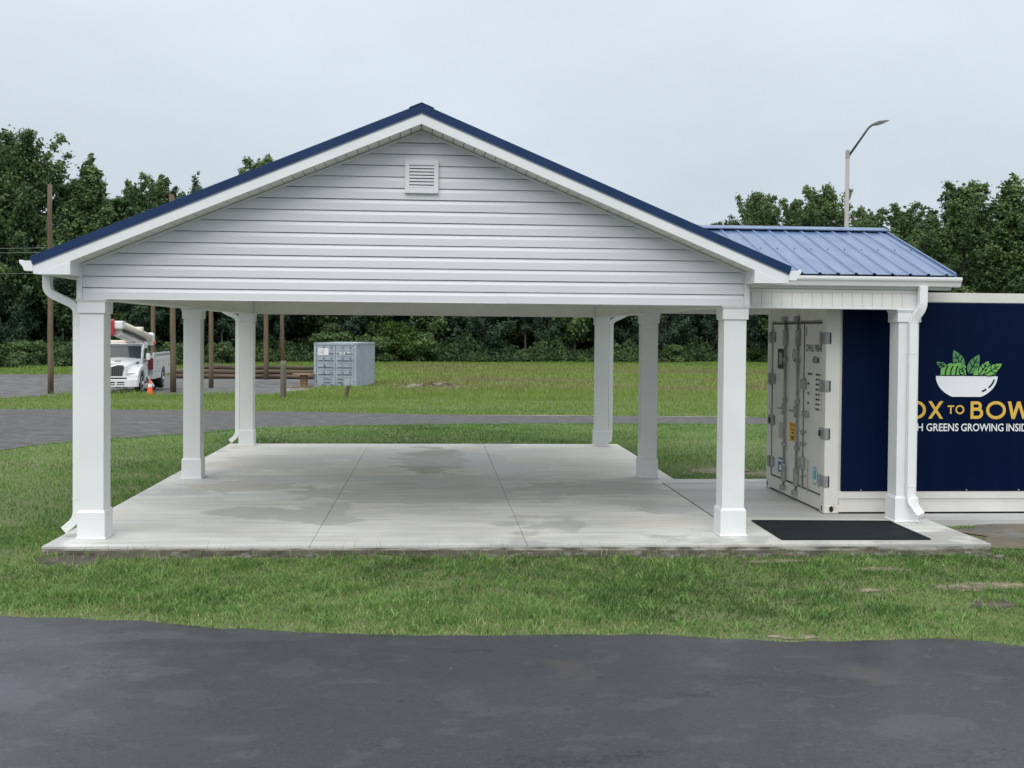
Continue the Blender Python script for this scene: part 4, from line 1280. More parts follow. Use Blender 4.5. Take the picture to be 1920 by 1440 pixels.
for a, b_ in ((-2.29, -1.228), (-1.21, -0.148)):
    d = bb('door', 'blue_grey_steel', (a, 0.045, 0.17), (b_, 0.075, CH - 0.13), 0.004)
    for k in range(4):
        z = 0.74 + k * 0.395
        bb('door_rib', 'blue_grey_dark', (a + 0.10, 0.033, z), (b_ - 0.10, 0.046, z + 0.075), 0.0, d)
        bb('door_rib', 'blue_grey_steel', (a + 0.10, 0.026, z - 0.09), (b_ - 0.10, 0.046, z - 0.001), 0.004, d)
    for f_ in (0.38, 0.80):
        x = a + (b_ - a) * f_
        r_ = MB().tube([(x, 0.015, 0.08), (x, 0.015, CH - 0.06)], 0.02, 8).build('lock_rod', 'blue_grey_steel', d)
        for z in (0.2, 0.9, 1.7, 2.35):
            bb('rod_bracket', 'blue_grey_dark', (x - 0.05, 0.0, z - 0.03), (x + 0.05, 0.044, z + 0.03), 0.004, r_)
    for z in (0.56, 0.36):
        MB().tube([(a + 0.45 if a < -2 else a + 0.1, 0.0, z), ((a + 0.8) if a < -2 else a + 0.45, 0.0, z - 0.03)], 0.018, 6).build('handle', 'rust', d)
    for z in (0.4, 1.0, 1.6, 2.2):
        bb('hinge', 'blue_grey_dark', (a - 0.03 if a < -2 else b_ - 0.02, 0.02, z - 0.05), (a + 0.02 if a < -2 else b_ + 0.03, 0.05, z + 0.05), 0.003, d)
bb('sign', 'sticker_white', (-2.20, 0.008, 1.89), (-1.60, 0.02, 2.28))
for k in range(4):
    bb('sign_print', 'print_grey', (-2.14, 0.005, 1.98 + k * 0.065), (-1.90, 0.0075, 2.0 + k * 0.065))
for k, (a, wd) in enumerate(((-0.98, 0.05), (-0.9, 0.05), (-0.82, 0.05), (-0.74, 0.06))):
    bb('marking', 'sticker_white', (a, 0.03, 1.89), (a + wd, 0.043, 2.06))
MB().add([(-0.45 + 0.11 * math.cos(t * 0.3927), 0.04, 1.97 + 0.085 * math.sin(t * 0.3927)) for t in range(16)], [tuple(range(16))]).build('marking', 'sticker_white', BC)
for x, z in ((-1.82, 1.28), (-1.82, 0.80), (-1.9, 0.74)):
    MB().lathe((x, 0.0, z), 'y', [(0, 0.035), (0.04, 0.04)], 10).build('lock', 'truck_dark', BC)
for x in (-2.438, -0.16):
    for z in (0, CH - 0.118):
        c = bb('corner_casting', 'blue_grey_steel', (x - 0.004, -0.006, z), (x + 0.164, 0.15, z + 0.12), 0.006)
        bb('casting_hole', 'dark_void', (x + 0.05, -0.0085, z + 0.03), (x + 0.11, -0.0065, z + 0.09), 0, c)

# ------------------------------------------------------------------ bucket truck (front towards -y)
TZ = gz(-11.0, 40)
TR = thing('bucket_truck', 'white bucket truck with red boom tip parked on the gravel yard', 'truck', (-11.17, 39.45, TZ), local=True, rotz=math.radians(4.0))
def tb(name, m, a, b_, bevel=0.01, parent=None):
    return MB().box(a[0], b_[0], a[1], b_[1], a[2], b_[2]).build(name, m, parent or TR, bevel=bevel)
def wheel(x, y, r_, wd, side):
    t_ = MB().lathe((x, y, r_), 'x', [(-wd / 2, r_ * 0.62), (-wd / 2, r_ * 0.93), (-wd / 2 + 0.04, r_), (wd / 2 - 0.04, r_), (wd / 2, r_ * 0.93), (wd / 2, r_ * 0.62)], 28).build('wheel', 'tyre', TR, smooth=False)
    s_ = side
    MB().lathe((x + s_ * wd / 2, y, r_), 'x', [(-0.01 * s_, r_ * 0.66), (0.012 * s_, r_ * 0.64), (-0.05 * s_, r_ * 0.5), (-0.06 * s_, r_ * 0.22), (0.06 * s_, r_ * 0.18), (0.06 * s_, 0.01)], 24).build('rim', 'rim_white', t_)
    for k in range(8):
        a = k * math.pi / 4
        MB().lathe((x + s_ * (wd / 2 - 0.045), y + r_ * 0.36 * math.cos(a), r_ + r_ * 0.36 * math.sin(a)), 'x', [(0, 0.022), (s_ * 0.03, 0.02)], 6).build('wheel_nut', 'chrome', t_)
for s_ in (-1, 1):
    wheel(s_ * 1.03, 0.0, 0.5, 0.27, s_)
    wheel(s_ * 1.05, 5.35, 0.5, 0.27, s_)
    wheel(s_ * 0.74, 5.35, 0.5, 0.27, s_)
tb('chassis', 'truck_dark', (-0.45, -0.9, 0.55), (0.45, 7.6, 0.85), 0.0)
tb('axle', 'truck_dark', (-0.95, -0.07, 0.4), (0.95, 0.07, 0.55), 0.0)
tb('axle', 'truck_dark', (-0.95, 5.25, 0.4), (0.95, 5.45, 0.6), 0.0)
# bumper
bp = MB().prism([(-1.2, -0.92), (-1.16, -1.12), (-0.9, -1.24), (0.9, -1.24), (1.16, -1.12), (1.2, -0.92), (1.1, -0.88), (-1.1, -0.88)], 'z', 0.38, 0.74).build('bumper', 'truck_white', TR, bevel=0.02)
for a, b_ in ((-0.62, -0.28), (-0.2, 0.2), (0.28, 0.62)):
    tb('bumper_slot', 'truck_dark', (a, -1.245, 0.56), (b_, -1.2405, 0.62), 0, bp)
    tb('bumper_slot', 'truck_dark', (a, -1.245, 0.47), (b_, -1.2405, 0.51), 0, bp)
tb('number_plate', 'truck_red', (-0.16, -1.256, 0.50), (0.02, -1.247, 0.60), 0, bp)
tb('number_plate', 'sticker_white', (-0.34, -1.256, 0.50), (-0.161, -1.247, 0.60), 0, bp)
# hood: lofted sections front to back (half width, z low, z shoulder, z top)
secs = [(-1.02, 0.62, 0.80, 1.30, 1.50), (-0.95, 0.70, 0.80, 1.36, 1.56), (-0.3, 0.78, 0.9, 1.46, 1.62), (0.5, 0.84, 0.95, 1.56, 1.68), (0.95, 0.86, 0.95, 1.60, 1.70)]
vs, fs = [], []
for y, hw, zl, zs, zt in secs:
    vs += [(-hw, y, zl), (-hw, y, zs), (-hw * 0.72, y, zt - 0.03), (0, y, zt), (hw * 0.72, y, zt - 0.03), (hw, y, zs), (hw, y, zl)]
for i in range(len(secs) - 1):
    fs += [(7 * i + j, 7 * i + j + 1, 7 * i + 8 + j, 7 * i + 7 + j) for j in range(6)]
fs += [tuple(range(7)), tuple(range(34, 27, -1))]
hood = MB().add(vs, fs).build('hood', 'truck_white', TR, bevel=0.03, smooth=False)
gpoly = [(-0.56, 1.28), (-0.5, 1.38), (-0.28, 1.385), (0, 1.31), (0.28, 1.385), (0.5, 1.38), (0.56, 1.28), (0.44, 0.86), (-0.44, 0.86)]
gr = MB().prism(gpoly, 'y', -1.06, -1.03).build('grille', 'grille_grey', hood)
for k in range(12):
    x = -0.46 + k * 0.0836
    tb('grille_bar', 'truck_dark', (x, -1.066, 0.90), (x + 0.03, -1.061, 1.30 if abs(x) < 0.3 else 1.33), 0, gr) if False else MB().box(x, x + 0.032, -1.066, -1.061, 0.90, 1.28).build('grille_bar', 'truck_dark', hood)
MB().tube([(-0.5, -1.07, 1.39), (-0.28, -1.07, 1.395), (0, -1.07, 1.31), (0.28, -1.07, 1.395), (0.5, -1.07, 1.39)], 0.018, 6).build('grille_trim', 'chrome', hood)
MB().tube([(0, -1.07, 1.31), (0, -1.07, 0.88)], 0.016, 6).build('grille_trim', 'chrome', hood)
MB().tube([(-0.45, -1.07, 0.83), (0.45, -1.07, 0.83)], 0.03, 6).build('grille_trim', 'truck_white', hood)
tb('badge', 'grille_grey', (0.12, -0.99, 1.545), (0.42, -0.975, 1.585), 0, hood)
for s_ in (-1, 1):
    # fender with arch
    n = 12
    arch = [(0.66 * math.cos(math.pi * k / n), 0.5 + 0.62 * math.sin(math.pi * k / n)) for k in range(n + 1)]
    outer = [(0.86, 0.72), (0.84, 0.98), (0.6, 1.25), (0.2, 1.36), (-0.4, 1.30), (-0.86, 1.12), (-1.0, 0.92), (-1.0, 0.76)]
    pl = [(p[0], max(p[1], 0.62)) for p in arch] + outer[::-1]
    pl = arch + [(-1.0, 0.62), (-1.02, 0.92), (-0.86, 1.12), (-0.4, 1.30), (0.2, 1.38), (0.6, 1.30), (0.86, 1.05), (0.88, 0.66)]
    MB().prism(pl, 'x', s_ * 0.66, s_ * 1.19).build('fender', 'truck_white', TR, bevel=0.05)
    MB().prism([(s_ * 0.66, -1.03), (s_ * 1.02, -0.985), (s_ * 1.13, -0.9), (s_ * 1.0, -0.88), (s_ * 0.66, -0.94)], 'z', 0.90, 1.02).build('headlight', 'lamp_lens', TR, bevel=0.01)
    tb('hood_vent', 'truck_dark', (min(s_ * 0.845, s_ * 0.87), 0.35, 1.40), (max(s_ * 0.845, s_ * 0.87), 0.75, 1.48), 0)
    # mirror
    mi = MB().tube([(s_ * 1.0, 1.05, 1.45), (s_ * 1.25, 0.98, 1.5), (s_ * 1.25, 0.98, 1.95), (s_ * 1.0, 1.1, 2.0)], 0.02, 6).build('mirror', 'truck_dark', TR)
    tb('mirror_head', 'truck_white', (min(s_ * 1.16, s_ * 1.34), 0.93, 1.58), (max(s_ * 1.16, s_ * 1.34), 1.02, 1.9), 0.02, mi)
    # door: side skin, window, handle
    dpl = [(0.98, 0.72), (0.98, 1.66), (1.25, 2.18), (2.25, 2.2), (2.25, 0.72)]
    dr = MB().prism(dpl, 'x', s_ * 0.985, s_ * 1.005).build('door', 'truck_white', TR, bevel=0.006)
    MB().prism([(1.12, 1.62), (1.36, 2.12), (2.1, 2.13), (2.1, 1.6)], 'x', s_ * 1.0, s_ * 1.012).build('door_glass', 'glass_dark', dr)
    MB().prism([(1.05, 1.50), (1.3, 1.56), (2.0, 1.56), (2.0, 1.52), (1.35, 1.51)], 'x', s_ * 1.0, s_ * 1.01).build('door_stripe', 'truck_dark', dr)
    tb('door_handle', 'truck_dark', (min(s_ * 1.004, s_ * 1.03), 2.05, 1.30), (max(s_ * 1.004, s_ * 1.03), 2.2, 1.35), 0.005, dr)
    tb('step', 'grille_grey', (min(s_ * 0.8, s_ * 1.12), 1.0, 0.45), (max(s_ * 0.8, s_ * 1.12), 2.2, 0.55), 0.01)
cpl = [(0.95, 0.7), (0.92, 1.66), (1.22, 2.24), (1.4, 2.34), (2.32, 2.36), (2.34, 0.7)]
cab = MB().prism(cpl, 'x', -0.98, 0.98).build('cab', 'truck_white', TR, bevel=0.05)
def on_slant(x0, x1, t0, t1, off=0.012):
    a, b_ = Vector((0, 0.915, 1.655)), Vector((0, 1.22, 2.24))
    nrm = Vector((0, -(b_.z - a.z), (b_.y - a.y))).normalized() * off
    p, q = a.lerp(b_, t0) + nrm, a.lerp(b_, t1) + nrm
    return [(x0, p.y, p.z), (x1, p.y, p.z), (x1 * 0.965, q.y, q.z), (x0 * 0.965, q.y, q.z)]
MB().add(on_slant(-0.93, 0.93, -0.02, 0.98, 0.006), [(0, 1, 2, 3)]).build('windscreen_seal', 'truck_dark', cab)
MB().add(on_slant(-0.88, -0.012, 0.03, 0.93, 0.012), [(0, 1, 2, 3)]).build('windscreen', 'glass_dark', cab)
MB().add(on_slant(0.012, 0.88, 0.03, 0.93, 0.012), [(0, 1, 2, 3)]).build('windscreen', 'glass_dark', cab)
tb('roof_visor', 'truck_white', (-0.95, 1.12, 2.31), (0.95, 1.45, 2.39), 0.02, cab)
for x in (-0.6, -0.18, 0.0, 0.18, 0.6):
    tb('marker_light', 'amber', (x - 0.05, 1.16, 2.385), (x + 0.05, 1.28, 2.43), 0.008, cab)
# utility body
ub = MB().box(-1.2, -0.62, 2.7, 7.35, 0.62, 1.55)
def side_body(s_):
    n = 10
    arch = [(5.35 + 0.66 * math.cos(math.pi * k / n), 0.5 + 0.66 * math.sin(math.pi * k / n)) for k in range(n + 1)]
    pl = [(2.7, 0.58), (2.7, 1.62), (7.4, 1.62), (7.4, 0.7)] + [(6.02, 0.7)] + [(a, max(b_, 0.7)) for a, b_ in arch] + [(4.68, 0.58)]
    o = MB().prism(pl, 'x', s_ * 0.62, s_ * 1.2).build('side_locker', 'truck_white', TR, bevel=0.012)
    for a, b_, za, zb in ((2.78, 3.6, 0.66, 1.22), (3.66, 4.6, 0.66, 1.22), (2.78, 4.6, 1.27, 1.57), (4.7, 6.0, 1.27, 1.57), (6.1, 7.3, 0.78, 1.57)):
        dd = MB().box(min(s_ * 1.2005, s_ * 1.216), max(s_ * 1.2005, s_ * 1.216), a, b_, za, zb).build('locker_door', 'truck_white', o, bevel=0.008)
        MB().box(min(s_ * 1.217, s_ * 1.235), max(s_ * 1.217, s_ * 1.235), (a + b_) / 2 - 0.05, (a + b_) / 2 + 0.05, (za + zb) / 2 - 0.03, (za + zb) / 2 + 0.03).build('latch', 'grille_grey', o)
    tp = MB().box(min(s_ * 1.1, s_ * 1.19), max(s_ * 1.1, s_ * 1.19), 2.75, 7.35, 1.621, 1.88).build('side_board', 'truck_white', o, bevel=0.008)
    for k in range(5):
        y = 3.3 + k * 0.8
        MB().box(min(s_ * 1.1905, s_ * 1.194), max(s_ * 1.1905, s_ * 1.194), y, y + 0.62, 1.72, 1.77).build('board_slot', 'truck_dark', o)
    MB().lathe((s_ * 1.2005, 5.35, 0.5), 'x', [(0, 0.68), (s_ * 0.02, 0.69)], 20) if False else None
    return o
side_body(-1)
side_body(1)
tb('bed_floor', 'grille_grey', (-0.615, 2.7, 0.86), (0.615, 7.4, 0.95), 0)
tb('front_board', 'truck_white', (-1.19, 2.62, 0.9), (1.19, 2.69, 1.75))
tb('hose_reel', 'dark_red', (0.98, 2.42, 1.05), (1.2, 2.6, 1.62), 0.03)
tb('exhaust', 'truck_dark', (0.75, 2.42, 0.8), (0.93, 2.58, 2.2), 0.03)
for s_ in (-1, 1):
    lg = MB().tube([(s_ * 0.7, 2.52, 1.1), (s_ * 1.22, 2.52, 0.2)], 0.06, 8).build('outrigger', 'truck_white', TR)
    tb('outrigger_foot', 'truck_dark', (min(s_ * 1.1, s_ * 1.36), 2.4, 0.12), (max(s_ * 1.1, s_ * 1.36), 2.64, 0.18), 0.01, lg)
# boom
MB().lathe((0, 3.5, 0.95), 'z', [(0, 0.42), (0.1, 0.42), (0.12, 0.33), (0.9, 0.3), (0.92, 0.4), (1.02, 0.4)], 20).build('pedestal', 'truck_white', TR)
tb('turret', 'truck_white', (-0.3, 3.15, 1.97), (0.5, 3.95, 2.55), 0.08)
MB().tube([(0.5, 3.75, 2.36), (0.42, 2.0, 2.52), (0.28, -1.35, 2.91)], [0.27, 0.24, 0.21], 10).build('lower_boom', 'truck_white', TR)
MB().tube([(0.16, 2.9, 2.3), (0.14, 1.3, 2.5)], 0.09, 10).build('lift_cylinder', 'boom_cream', TR)
ubm = MB().tube([(0.78, 3.85, 2.62), (0.5, -1.1, 3.22)], [0.2, 0.18], 14).build('upper_boom', 'boom_cream', TR, smooth=True)
tb('boom_end', 'truck_white', (0.12, -1.66, 3.04), (0.62, -1.0, 3.42), 0.07, ubm)
MB().prism([(-1.74, 2.76), (-1.5, 2.78), (-1.48, 3.4), (-1.6, 3.5), (-1.76, 3.46)], 'x', -0.3, 0.26).build('boom_tip', 'truck_red', TR, bevel=0.04)
tb('boom_elbow', 'truck_white', (0.34, 3.7, 2.25), (1.0, 4.15, 2.88), 0.1)
tb('elbow_light', 'amber', (1.0, 3.75, 2.3), (1.07, 3.95, 2.5), 0.02)
tb('boom_clamp', 'boom_cream', (0.44, 1.6, 2.84), (0.86, 2.0, 3.16), 0.04, ubm)
tb('boom_rest', 'boom_cream', (-0.75, 1.5, 2.37), (0.6, 2.2, 2.5), 0.05)
MB().tube([(0.78, 2.8, 2.5), (0.68, 0.5, 2.8), (0.56, -1.1, 2.98)], 0.05, 8).build('hydraulic_hose', 'truck_dark', TR)

# traffic cone
cz_ = gz(-8.44, 36.6)
CN = thing('traffic_cone', 'orange traffic cone with white collar beside the truck front wheel', 'cone', (-8.73, 36.0, gz(-8.73, 36.0) + 0.02), local=True)
MB().box(-0.19, 0.19, -0.19, 0.19, 0, 0.035).build('cone_base', 'cone_orange', CN, bevel=0.01)
MB().lathe((0, 0, 0.035), 'z', [(0, 0.15), (0.68, 0.03), (0.7, 0.02)], 20).build('cone_body', 'cone_orange', CN)
MB().lathe((0, 0, 0.035), 'z', [(0.36, 0.0905), (0.50, 0.0655)], 20).build('collar', 'sticker_white', CN)

# ------------------------------------------------------------------ utility poles, logs, spool
def pole(x, y, r0, r1, h, lean, label, m='pole_wood', name='utility_pole', cat='pole', group='wooden poles in the yard'):
    z = gz(x, y)
    t = thing(name, label, cat, (x, y, z), group, local=True)
    n = 7
    pts = [(lean[0] * k / n + 0.012 * math.sin(3 * k + x), lean[1] * k / n, -0.1 + (h + 0.1) * k / n) for k in range(n + 1)]
    MB().tube(pts, [r0 + (r1 - r0) * k / n for k in range(n + 1)], 12).build('shaft', m, t, smooth=True)
    if name == 'utility_pole':
        top = pts[-1]
        MB().lathe((top[0], top[1], top[2]), 'z', [(-0.01, r1 * 1.02), (0.03, r1 * 0.9), (0.045, r1 * 0.3)], 12).build('pole_cap', m, t)
    return t
pole(-13.75, 38.21, 0.135, 0.10, 9.55, (-0.05, 0), 'bare brown utility pole standing alone at the far left of the yard')
pole(-8.94, 41.11, 0.15, 0.12, 9.6, (-0.1, 0), 'bare brown utility pole right behind the truck body')
pole(-12.2, 50.0, 0.14, 0.11, 7.6, (0, 0), 'utility pole rising behind the truck boom')
pole(-8.49, 47.79, 0.135, 0.11, 8.3, (-0.05, 0), 'utility pole seen between the two left rear columns')
pole(-7.41, 60.07, 0.165, 0.14, 8.6, (-0.06, 0), 'farthest utility pole standing in front of the log pile')
t = pole(-2.70, 34.3, 0.135, 0.125, 1.62, (0, 0), 'thick grey mossy stub post carrying a thin pole left of the blue grey container', 'pole_grey', 'stub_post', 'post', None)
MB().tube([(-0.03, 0.06, 1.3), (-0.06, 0.02, 3.0), (-0.13, 0, 8.0)], [0.085, 0.08, 0.07], 10).build('thin_pole', 'pole_wood', t, smooth=True)
t = pole(-0.05, 33.6, 0.07, 0.085, 0.55, (0.17, 0), 'short leaning weathered post in the verge before the blue grey container', 'pole_grey', 'leaning_post', 'post', None)
MB().lathe((0.17, 0, 0.55), 'z', [(-0.05, 0.1), (0.02, 0.1), (0.06, 0.05)], 8).build('post_cap', 'pole_grey', t)

LOGY = 61.0
r3 = random.Random(8)
spots = [(-9.0, LOGY, 0.15, 9.4), (-8.6, LOGY + 0.34, 0.16, 9.2), (-8.9, LOGY + 0.7, 0.15, 9.0), (-8.8, LOGY + 0.16, 0.155, 8.8), (-9.2, LOGY + 0.52, 0.15, 9.2), (-8.5, LOGY + 0.34, 0.14, 8.4), (-9.1, LOGY + 1.05, 0.15, 9.0)]
lz = [0.16, 0.16, 0.16, 0.45, 0.45, 0.74, 0.16]
LB = ['lowest front log', 'second log from the front at the bottom', 'third log from the front at the bottom', 'front log of the middle layer', 'rear log of the middle layer', 'single topmost log', 'rearmost log at the bottom']
for (x, y, r_, ln), z, nm in zip(spots, lz, LB):
    zb = -0.97 + 0.02
    nn = 8
    pts = [(x - ln / 2 + ln * k / nn, y + 0.03 * math.sin(k + x), zb + z + 0.02 * math.sin(1.7 * k + y)) for k in range(nn + 1)]
    o = MB().tube(pts, [r_ * (1.08 - 0.18 * k / nn) for k in range(nn + 1)], 10).build('log', 'log_brown', None, smooth=True)
    tag(o, nm + ' of the long brown pile across the yard', 'log', 'logs stacked across the yard')
zs = gz(-3.55, 48.6) + 0.02
SP = thing('cable_spool', 'wooden cable spool standing on end left of the blue grey container', 'spool', (-3.62, 49.2, zs), local=True)
MB().lathe((0, 0, 0), 'z', [(0, 0.64), (0.05, 0.64)], 24).build('flange', 'spool_wood', SP)
MB().lathe((0, 0, 0.72), 'z', [(0, 0.64), (0.05, 0.64)], 24).build('flange', 'spool_wood', SP)
for k in range(14):
    a = 2 * math.pi * k / 14
    MB().tube([(0.2 * math.cos(a), 0.2 * math.sin(a), 0.05), (0.2 * math.cos(a), 0.2 * math.sin(a), 0.72)], 1, section=[(-0.042, -0.015), (0.042, -0.015), (0.042, 0.015), (-0.042, 0.015)], upv=(math.cos(a), math.sin(a), 0.001)).build('stave', 'spool_wood', SP)

# rubble heap in the field
for m_, n_, lab, sd_ in (('rubble_red', 170, 'low heap of reddish rubble in the field', 5), ('rubble_pale', 120, 'pale broken concrete bits scattered over the rubble heap', 6)):
    r4 = random.Random(sd_)
    mb = MB()
    for k in range(n_):
        u, v = r4.gauss(0, 1), r4.gauss(0, 1)
        x = 3.9 + (0.95 * u if m_ == 'rubble_red' else 1.1 * u - 0.3)
        y = 50.0 + 1.2 * v - (0.9 if m_ == 'rubble_pale' else 0)
        h = 0.3 * math.exp(-(u * u + v * v) / 2.2)
        s_ = 0.04 + 0.09 * r4.random() ** 2
        z = gz(x, y) + h * r4.random() + 0.02
        vs = [(x + s_ * a * (0.7 + 0.6 * r4.random()), y + s_ * b_ * (0.7 + 0.6 * r4.random()), z + s_ * c * 0.7) for a in (-1, 1) for b_ in (-1, 1) for c in (-0.5, 1)]
        mb.add(vs, [(0, 1, 3, 2), (4, 6, 7, 5), (0, 4, 5, 1), (2, 3, 7, 6), (0, 2, 6, 4), (1, 5, 7, 3)])
    struct(mb.build('rubble', m_), 'stuff', lab)

# ------------------------------------------------------------------ street lamp behind the walkway roof
lzb = gz(20.2, 30)
LP = thing('street_lamp', 'tall grey street lamp with angled arm behind the walkway roof', 'street lamp', (20.27, 30.0, lzb), local=True)
hz_ = 9.75 - lzb
MB().tube([(0, 0, -0.05), (0, 0, hz_)], [0.12, 0.075], 14).build('pole', 'lamp_post', LP, smooth=True)
MB().lathe((0, 0, 0), 'z', [(0, 0.2), (0.03, 0.2), (0.05, 0.14), (0.2, 0.13)], 14).build('pole_base', 'lamp_post', LP)
MB().lathe((0, 0, hz_), 'z', [(-0.3, 0.085), (0.0, 0.085), (0.04, 0.05)], 12).build('pole_collar', 'lamp_post', LP)
MB().tube(bend([(0.02, 0, hz_ - 0.25), (0.88, 0, hz_ + 0.98), (1.12, 0, hz_ + 1.12)], 0.16, 5), 0.045, 10).build('arm', 'lamp_arm', LP, smooth=True)
hd = MB().add([(1.02, -0.05, hz_ + 1.03), (1.02, 0.05, hz_ + 1.03), (1.22, 0.15, hz_ + 1.05), (1.5, 0.15, hz_ + 1.14), (1.7, 0.04, hz_ + 1.24), (1.7, -0.04, hz_ + 1.24), (1.5, -0.15, hz_ + 1.14), (1.22, -0.15, hz_ + 1.05),
               (1.02, -0.04, hz_ + 1.1), (1.02, 0.04, hz_ + 1.1), (1.2, 0.1, hz_ + 1.2), (1.5, 0.1, hz_ + 1.24), (1.7, 0.03, hz_ + 1.26), (1.7, -0.03, hz_ + 1.26), (1.5, -0.1, hz_ + 1.24), (1.2, -0.1, hz_ + 1.2)],
              [tuple(range(7, -1, -1)), tuple(range(8, 16))] + [(i, (i + 1) % 8, 8 + (i + 1) % 8, 8 + i) for i in range(8)]).build('lamp_head', 'lamp_arm', LP, bevel=0.01)
MB().add([(1.24, -0.1, hz_ + 1.05), (1.24, 0.1, hz_ + 1.05), (1.48, 0.1, hz_ + 1.128), (1.48, -0.1, hz_ + 1.128)], [(0, 1, 2, 3)]).build('lamp_lens', 'lamp_lens', hd)

# overhead wires ending at the first pole
for za, lab in ((6.75, 'uppermost of the thin overhead wires at the left edge'), (6.55, 'middle thin overhead wire at the left edge'), (5.6, 'lowest thin overhead wire at the left edge')):
    pts = []
    for k in range(25):
        t_ = k / 24
        pts.append((-13.78 - 34 * t_, 38.2 + 1.0 * t_, za - 0.75 + 0.5 * t_ - 1.6 * t_ * (1 - t_) + 0.0))
    o = MB().tube(pts, 0.009, 5).build('overhead_wire', 'wire')
    tag(o, lab, 'wire', 'overhead wires')

# ------------------------------------------------------------------ trees
def leaf_mesh(name, cen, size, tint, nrm_bias, mats, rs):
    """one quad per leaf spray; cen (n,3), size (n), tint (n)"""
    n = len(cen)
    nr = rs.normal(size=(n, 3)) + nrm_bias
    nr /= np.linalg.norm(nr, axis=1, keepdims=True)
    ref = rs.normal(size=(n, 3))
    a = np.cross(nr, ref)
    a /= np.linalg.norm(a, axis=1, keepdims=True)
    b_ = np.cross(nr, a)
    s1 = (size * (0.6 + 0.5 * rs.random(n)))[:, None]
    s2 = (size * (0.35 + 0.4 * rs.random(n)))[:, None]
    v = np.stack([cen - a * s1, cen - b_ * s2 + a * s1 * 0.1, cen + a * s1, cen + b_ * s2 + a * s1 * 0.1], 1).reshape(-1, 3)
    me = bpy.data.meshes.new(name)
    me.vertices.add(4 * n)
    me.vertices.foreach_set('co', v.astype(np.float32).ravel())
    me.loops.add(4 * n)
    me.loops.foreach_set('vertex_index', np.arange(4 * n, dtype=np.int32))
    me.polygons.add(n)
    me.polygons.foreach_set('loop_start', np.arange(0, 4 * n, 4, dtype=np.int32))
    me.update(calc_edges=True)
    at = me.attributes.new('tint', 'FLOAT', 'POINT')
    at.data.foreach_set('value', np.repeat(tint, 4).astype(np.float32))
    me.materials.append(MATS[mats])
    return me

def tree_proto(seed, H, R, z0, shape, nclump, nleaf, lsize, m, name='tree'):
    """returns (trunk mesh, crown mesh): clumps of leaf sprays round limbs, height H, crown radius R, crown from z0"""
    rs = np.random.default_rng(seed)
    r_ = random.Random(seed)
    cs, rad, tnt = [], [], []
    limbs = MB()
    lean = (r_.uniform(-0.5, 0.5), r_.uniform(-0.5, 0.5))
    tp = lambda z: (lean[0] * (max(z, 0) / H) ** 1.5 + 0.12 * math.sin(z * 0.5 + seed), lean[1] * (max(z, 0) / H) ** 1.5, z)
    n = 9
    rb = 0.0085 * H + 0.02
    limbs.tube([tp(H * 0.93 * k / n - (0.2 if k == 0 else 0)) for k in range(n + 1)], [rb * (1 - 0.9 * k / n) * (1.25 if k == 0 else 1) for k in range(n + 1)], 9)
    nb = nclump // 4
    for k in range(nb):
        t = (k + r_.random()) / nb
        if shape == 'cone':
            pr = (1 - t) ** 0.8 * (0.5 + 0.5 * min(1, t / 0.1)) + 0.06
        elif shape == 'round':
            pr = math.sqrt(max(0.05, 1 - (2 * t - 0.85) ** 2 * 0.9))
        else:
            pr = (min(1, t / 0.2) ** 0.5) * max(0.0, 1 - max(0, (t - 0.4) / 0.6) ** 1.7) ** 0.75 + 0.1
        zb = z0 + (H * 0.9 - z0) * t ** 0.92
        a = k * 2.399963 + r_.uniform(-0.7, 0.7)
        reach = R * pr * r_.uniform(0.6, 1.18)
        rise = math.tan(math.radians(8 + 50 * t ** 1.2 + r_.uniform(-12, 14)))
        base_t = r_.uniform(0.12, 0.62)
        b0 = tp(zb)
        path = []
        for fr in (0.0, 0.4, 0.66, 0.85, 1.0):
            rr = reach * fr
            zz = zb + rr * rise + 0.25 * reach * fr * fr
            zz = min(zz, H - 0.25 * (1 - fr) - r_.random() * 0.5)
            path.append((b0[0] + rr * math.cos(a + 0.25 * fr), b0[1] + rr * math.sin(a + 0.25 * fr), zz))
            if fr > 0:
                cs.append(path[-1])
                rad.append((0.15 * R + 0.26) * (1.25 - 0.75 * fr) * r_.uniform(0.7, 1.25) * (1.0 - 0.25 * t))
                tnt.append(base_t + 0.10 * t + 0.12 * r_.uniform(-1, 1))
        limbs.tube([path[0], path[2], path[4]], [0.018 * R * (1 - 0.7 * t) + 0.016, 0.012 * R * (1 - 0.7 * t) + 0.01, 0.008], 5)
    for k in range(5):
        cs.append((tp(H)[0] + r_.uniform(-0.3, 0.3), tp(H)[1] + r_.uniform(-0.3, 0.3), H - 0.1 - 0.42 * k))
        rad.append(0.14 + 0.08 * k)
        tnt.append(0.45)
    cs, rad, tnt = np.array(cs), np.array(rad), np.array(tnt)
    w_ = rad ** 1.8
    pick = rs.choice(len(cs), nleaf, p=w_ / w_.sum())
    d = rs.normal(size=(nleaf, 3))
    d /= np.linalg.norm(d, axis=1, keepdims=True)
    u = rs.random(nleaf) ** 0.36
    off = rs.normal(size=(nleaf, 3)) * (rad[pick] * 0.55)[:, None] * np.array([1.05, 1.05, 0.9])
    d = off / np.maximum(np.linalg.norm(off, axis=1, keepdims=True), 1e-4)
    cen = cs[pick] + off
    tint = tnt[pick] + 0.16 * rs.normal(size=nleaf) * 0.6 + 0.10 * d[:, 2]  # clump tops tinted lighter: light from above put into the leaf colour
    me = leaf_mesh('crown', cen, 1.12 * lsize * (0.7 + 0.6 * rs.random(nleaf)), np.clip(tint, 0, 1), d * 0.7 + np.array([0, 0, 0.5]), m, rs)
    tm = limbs.mesh('trunk')
    tm.materials.append(MATS['bark'])
    for p in tm.polygons:
        p.use_smooth = True
    return tm, me

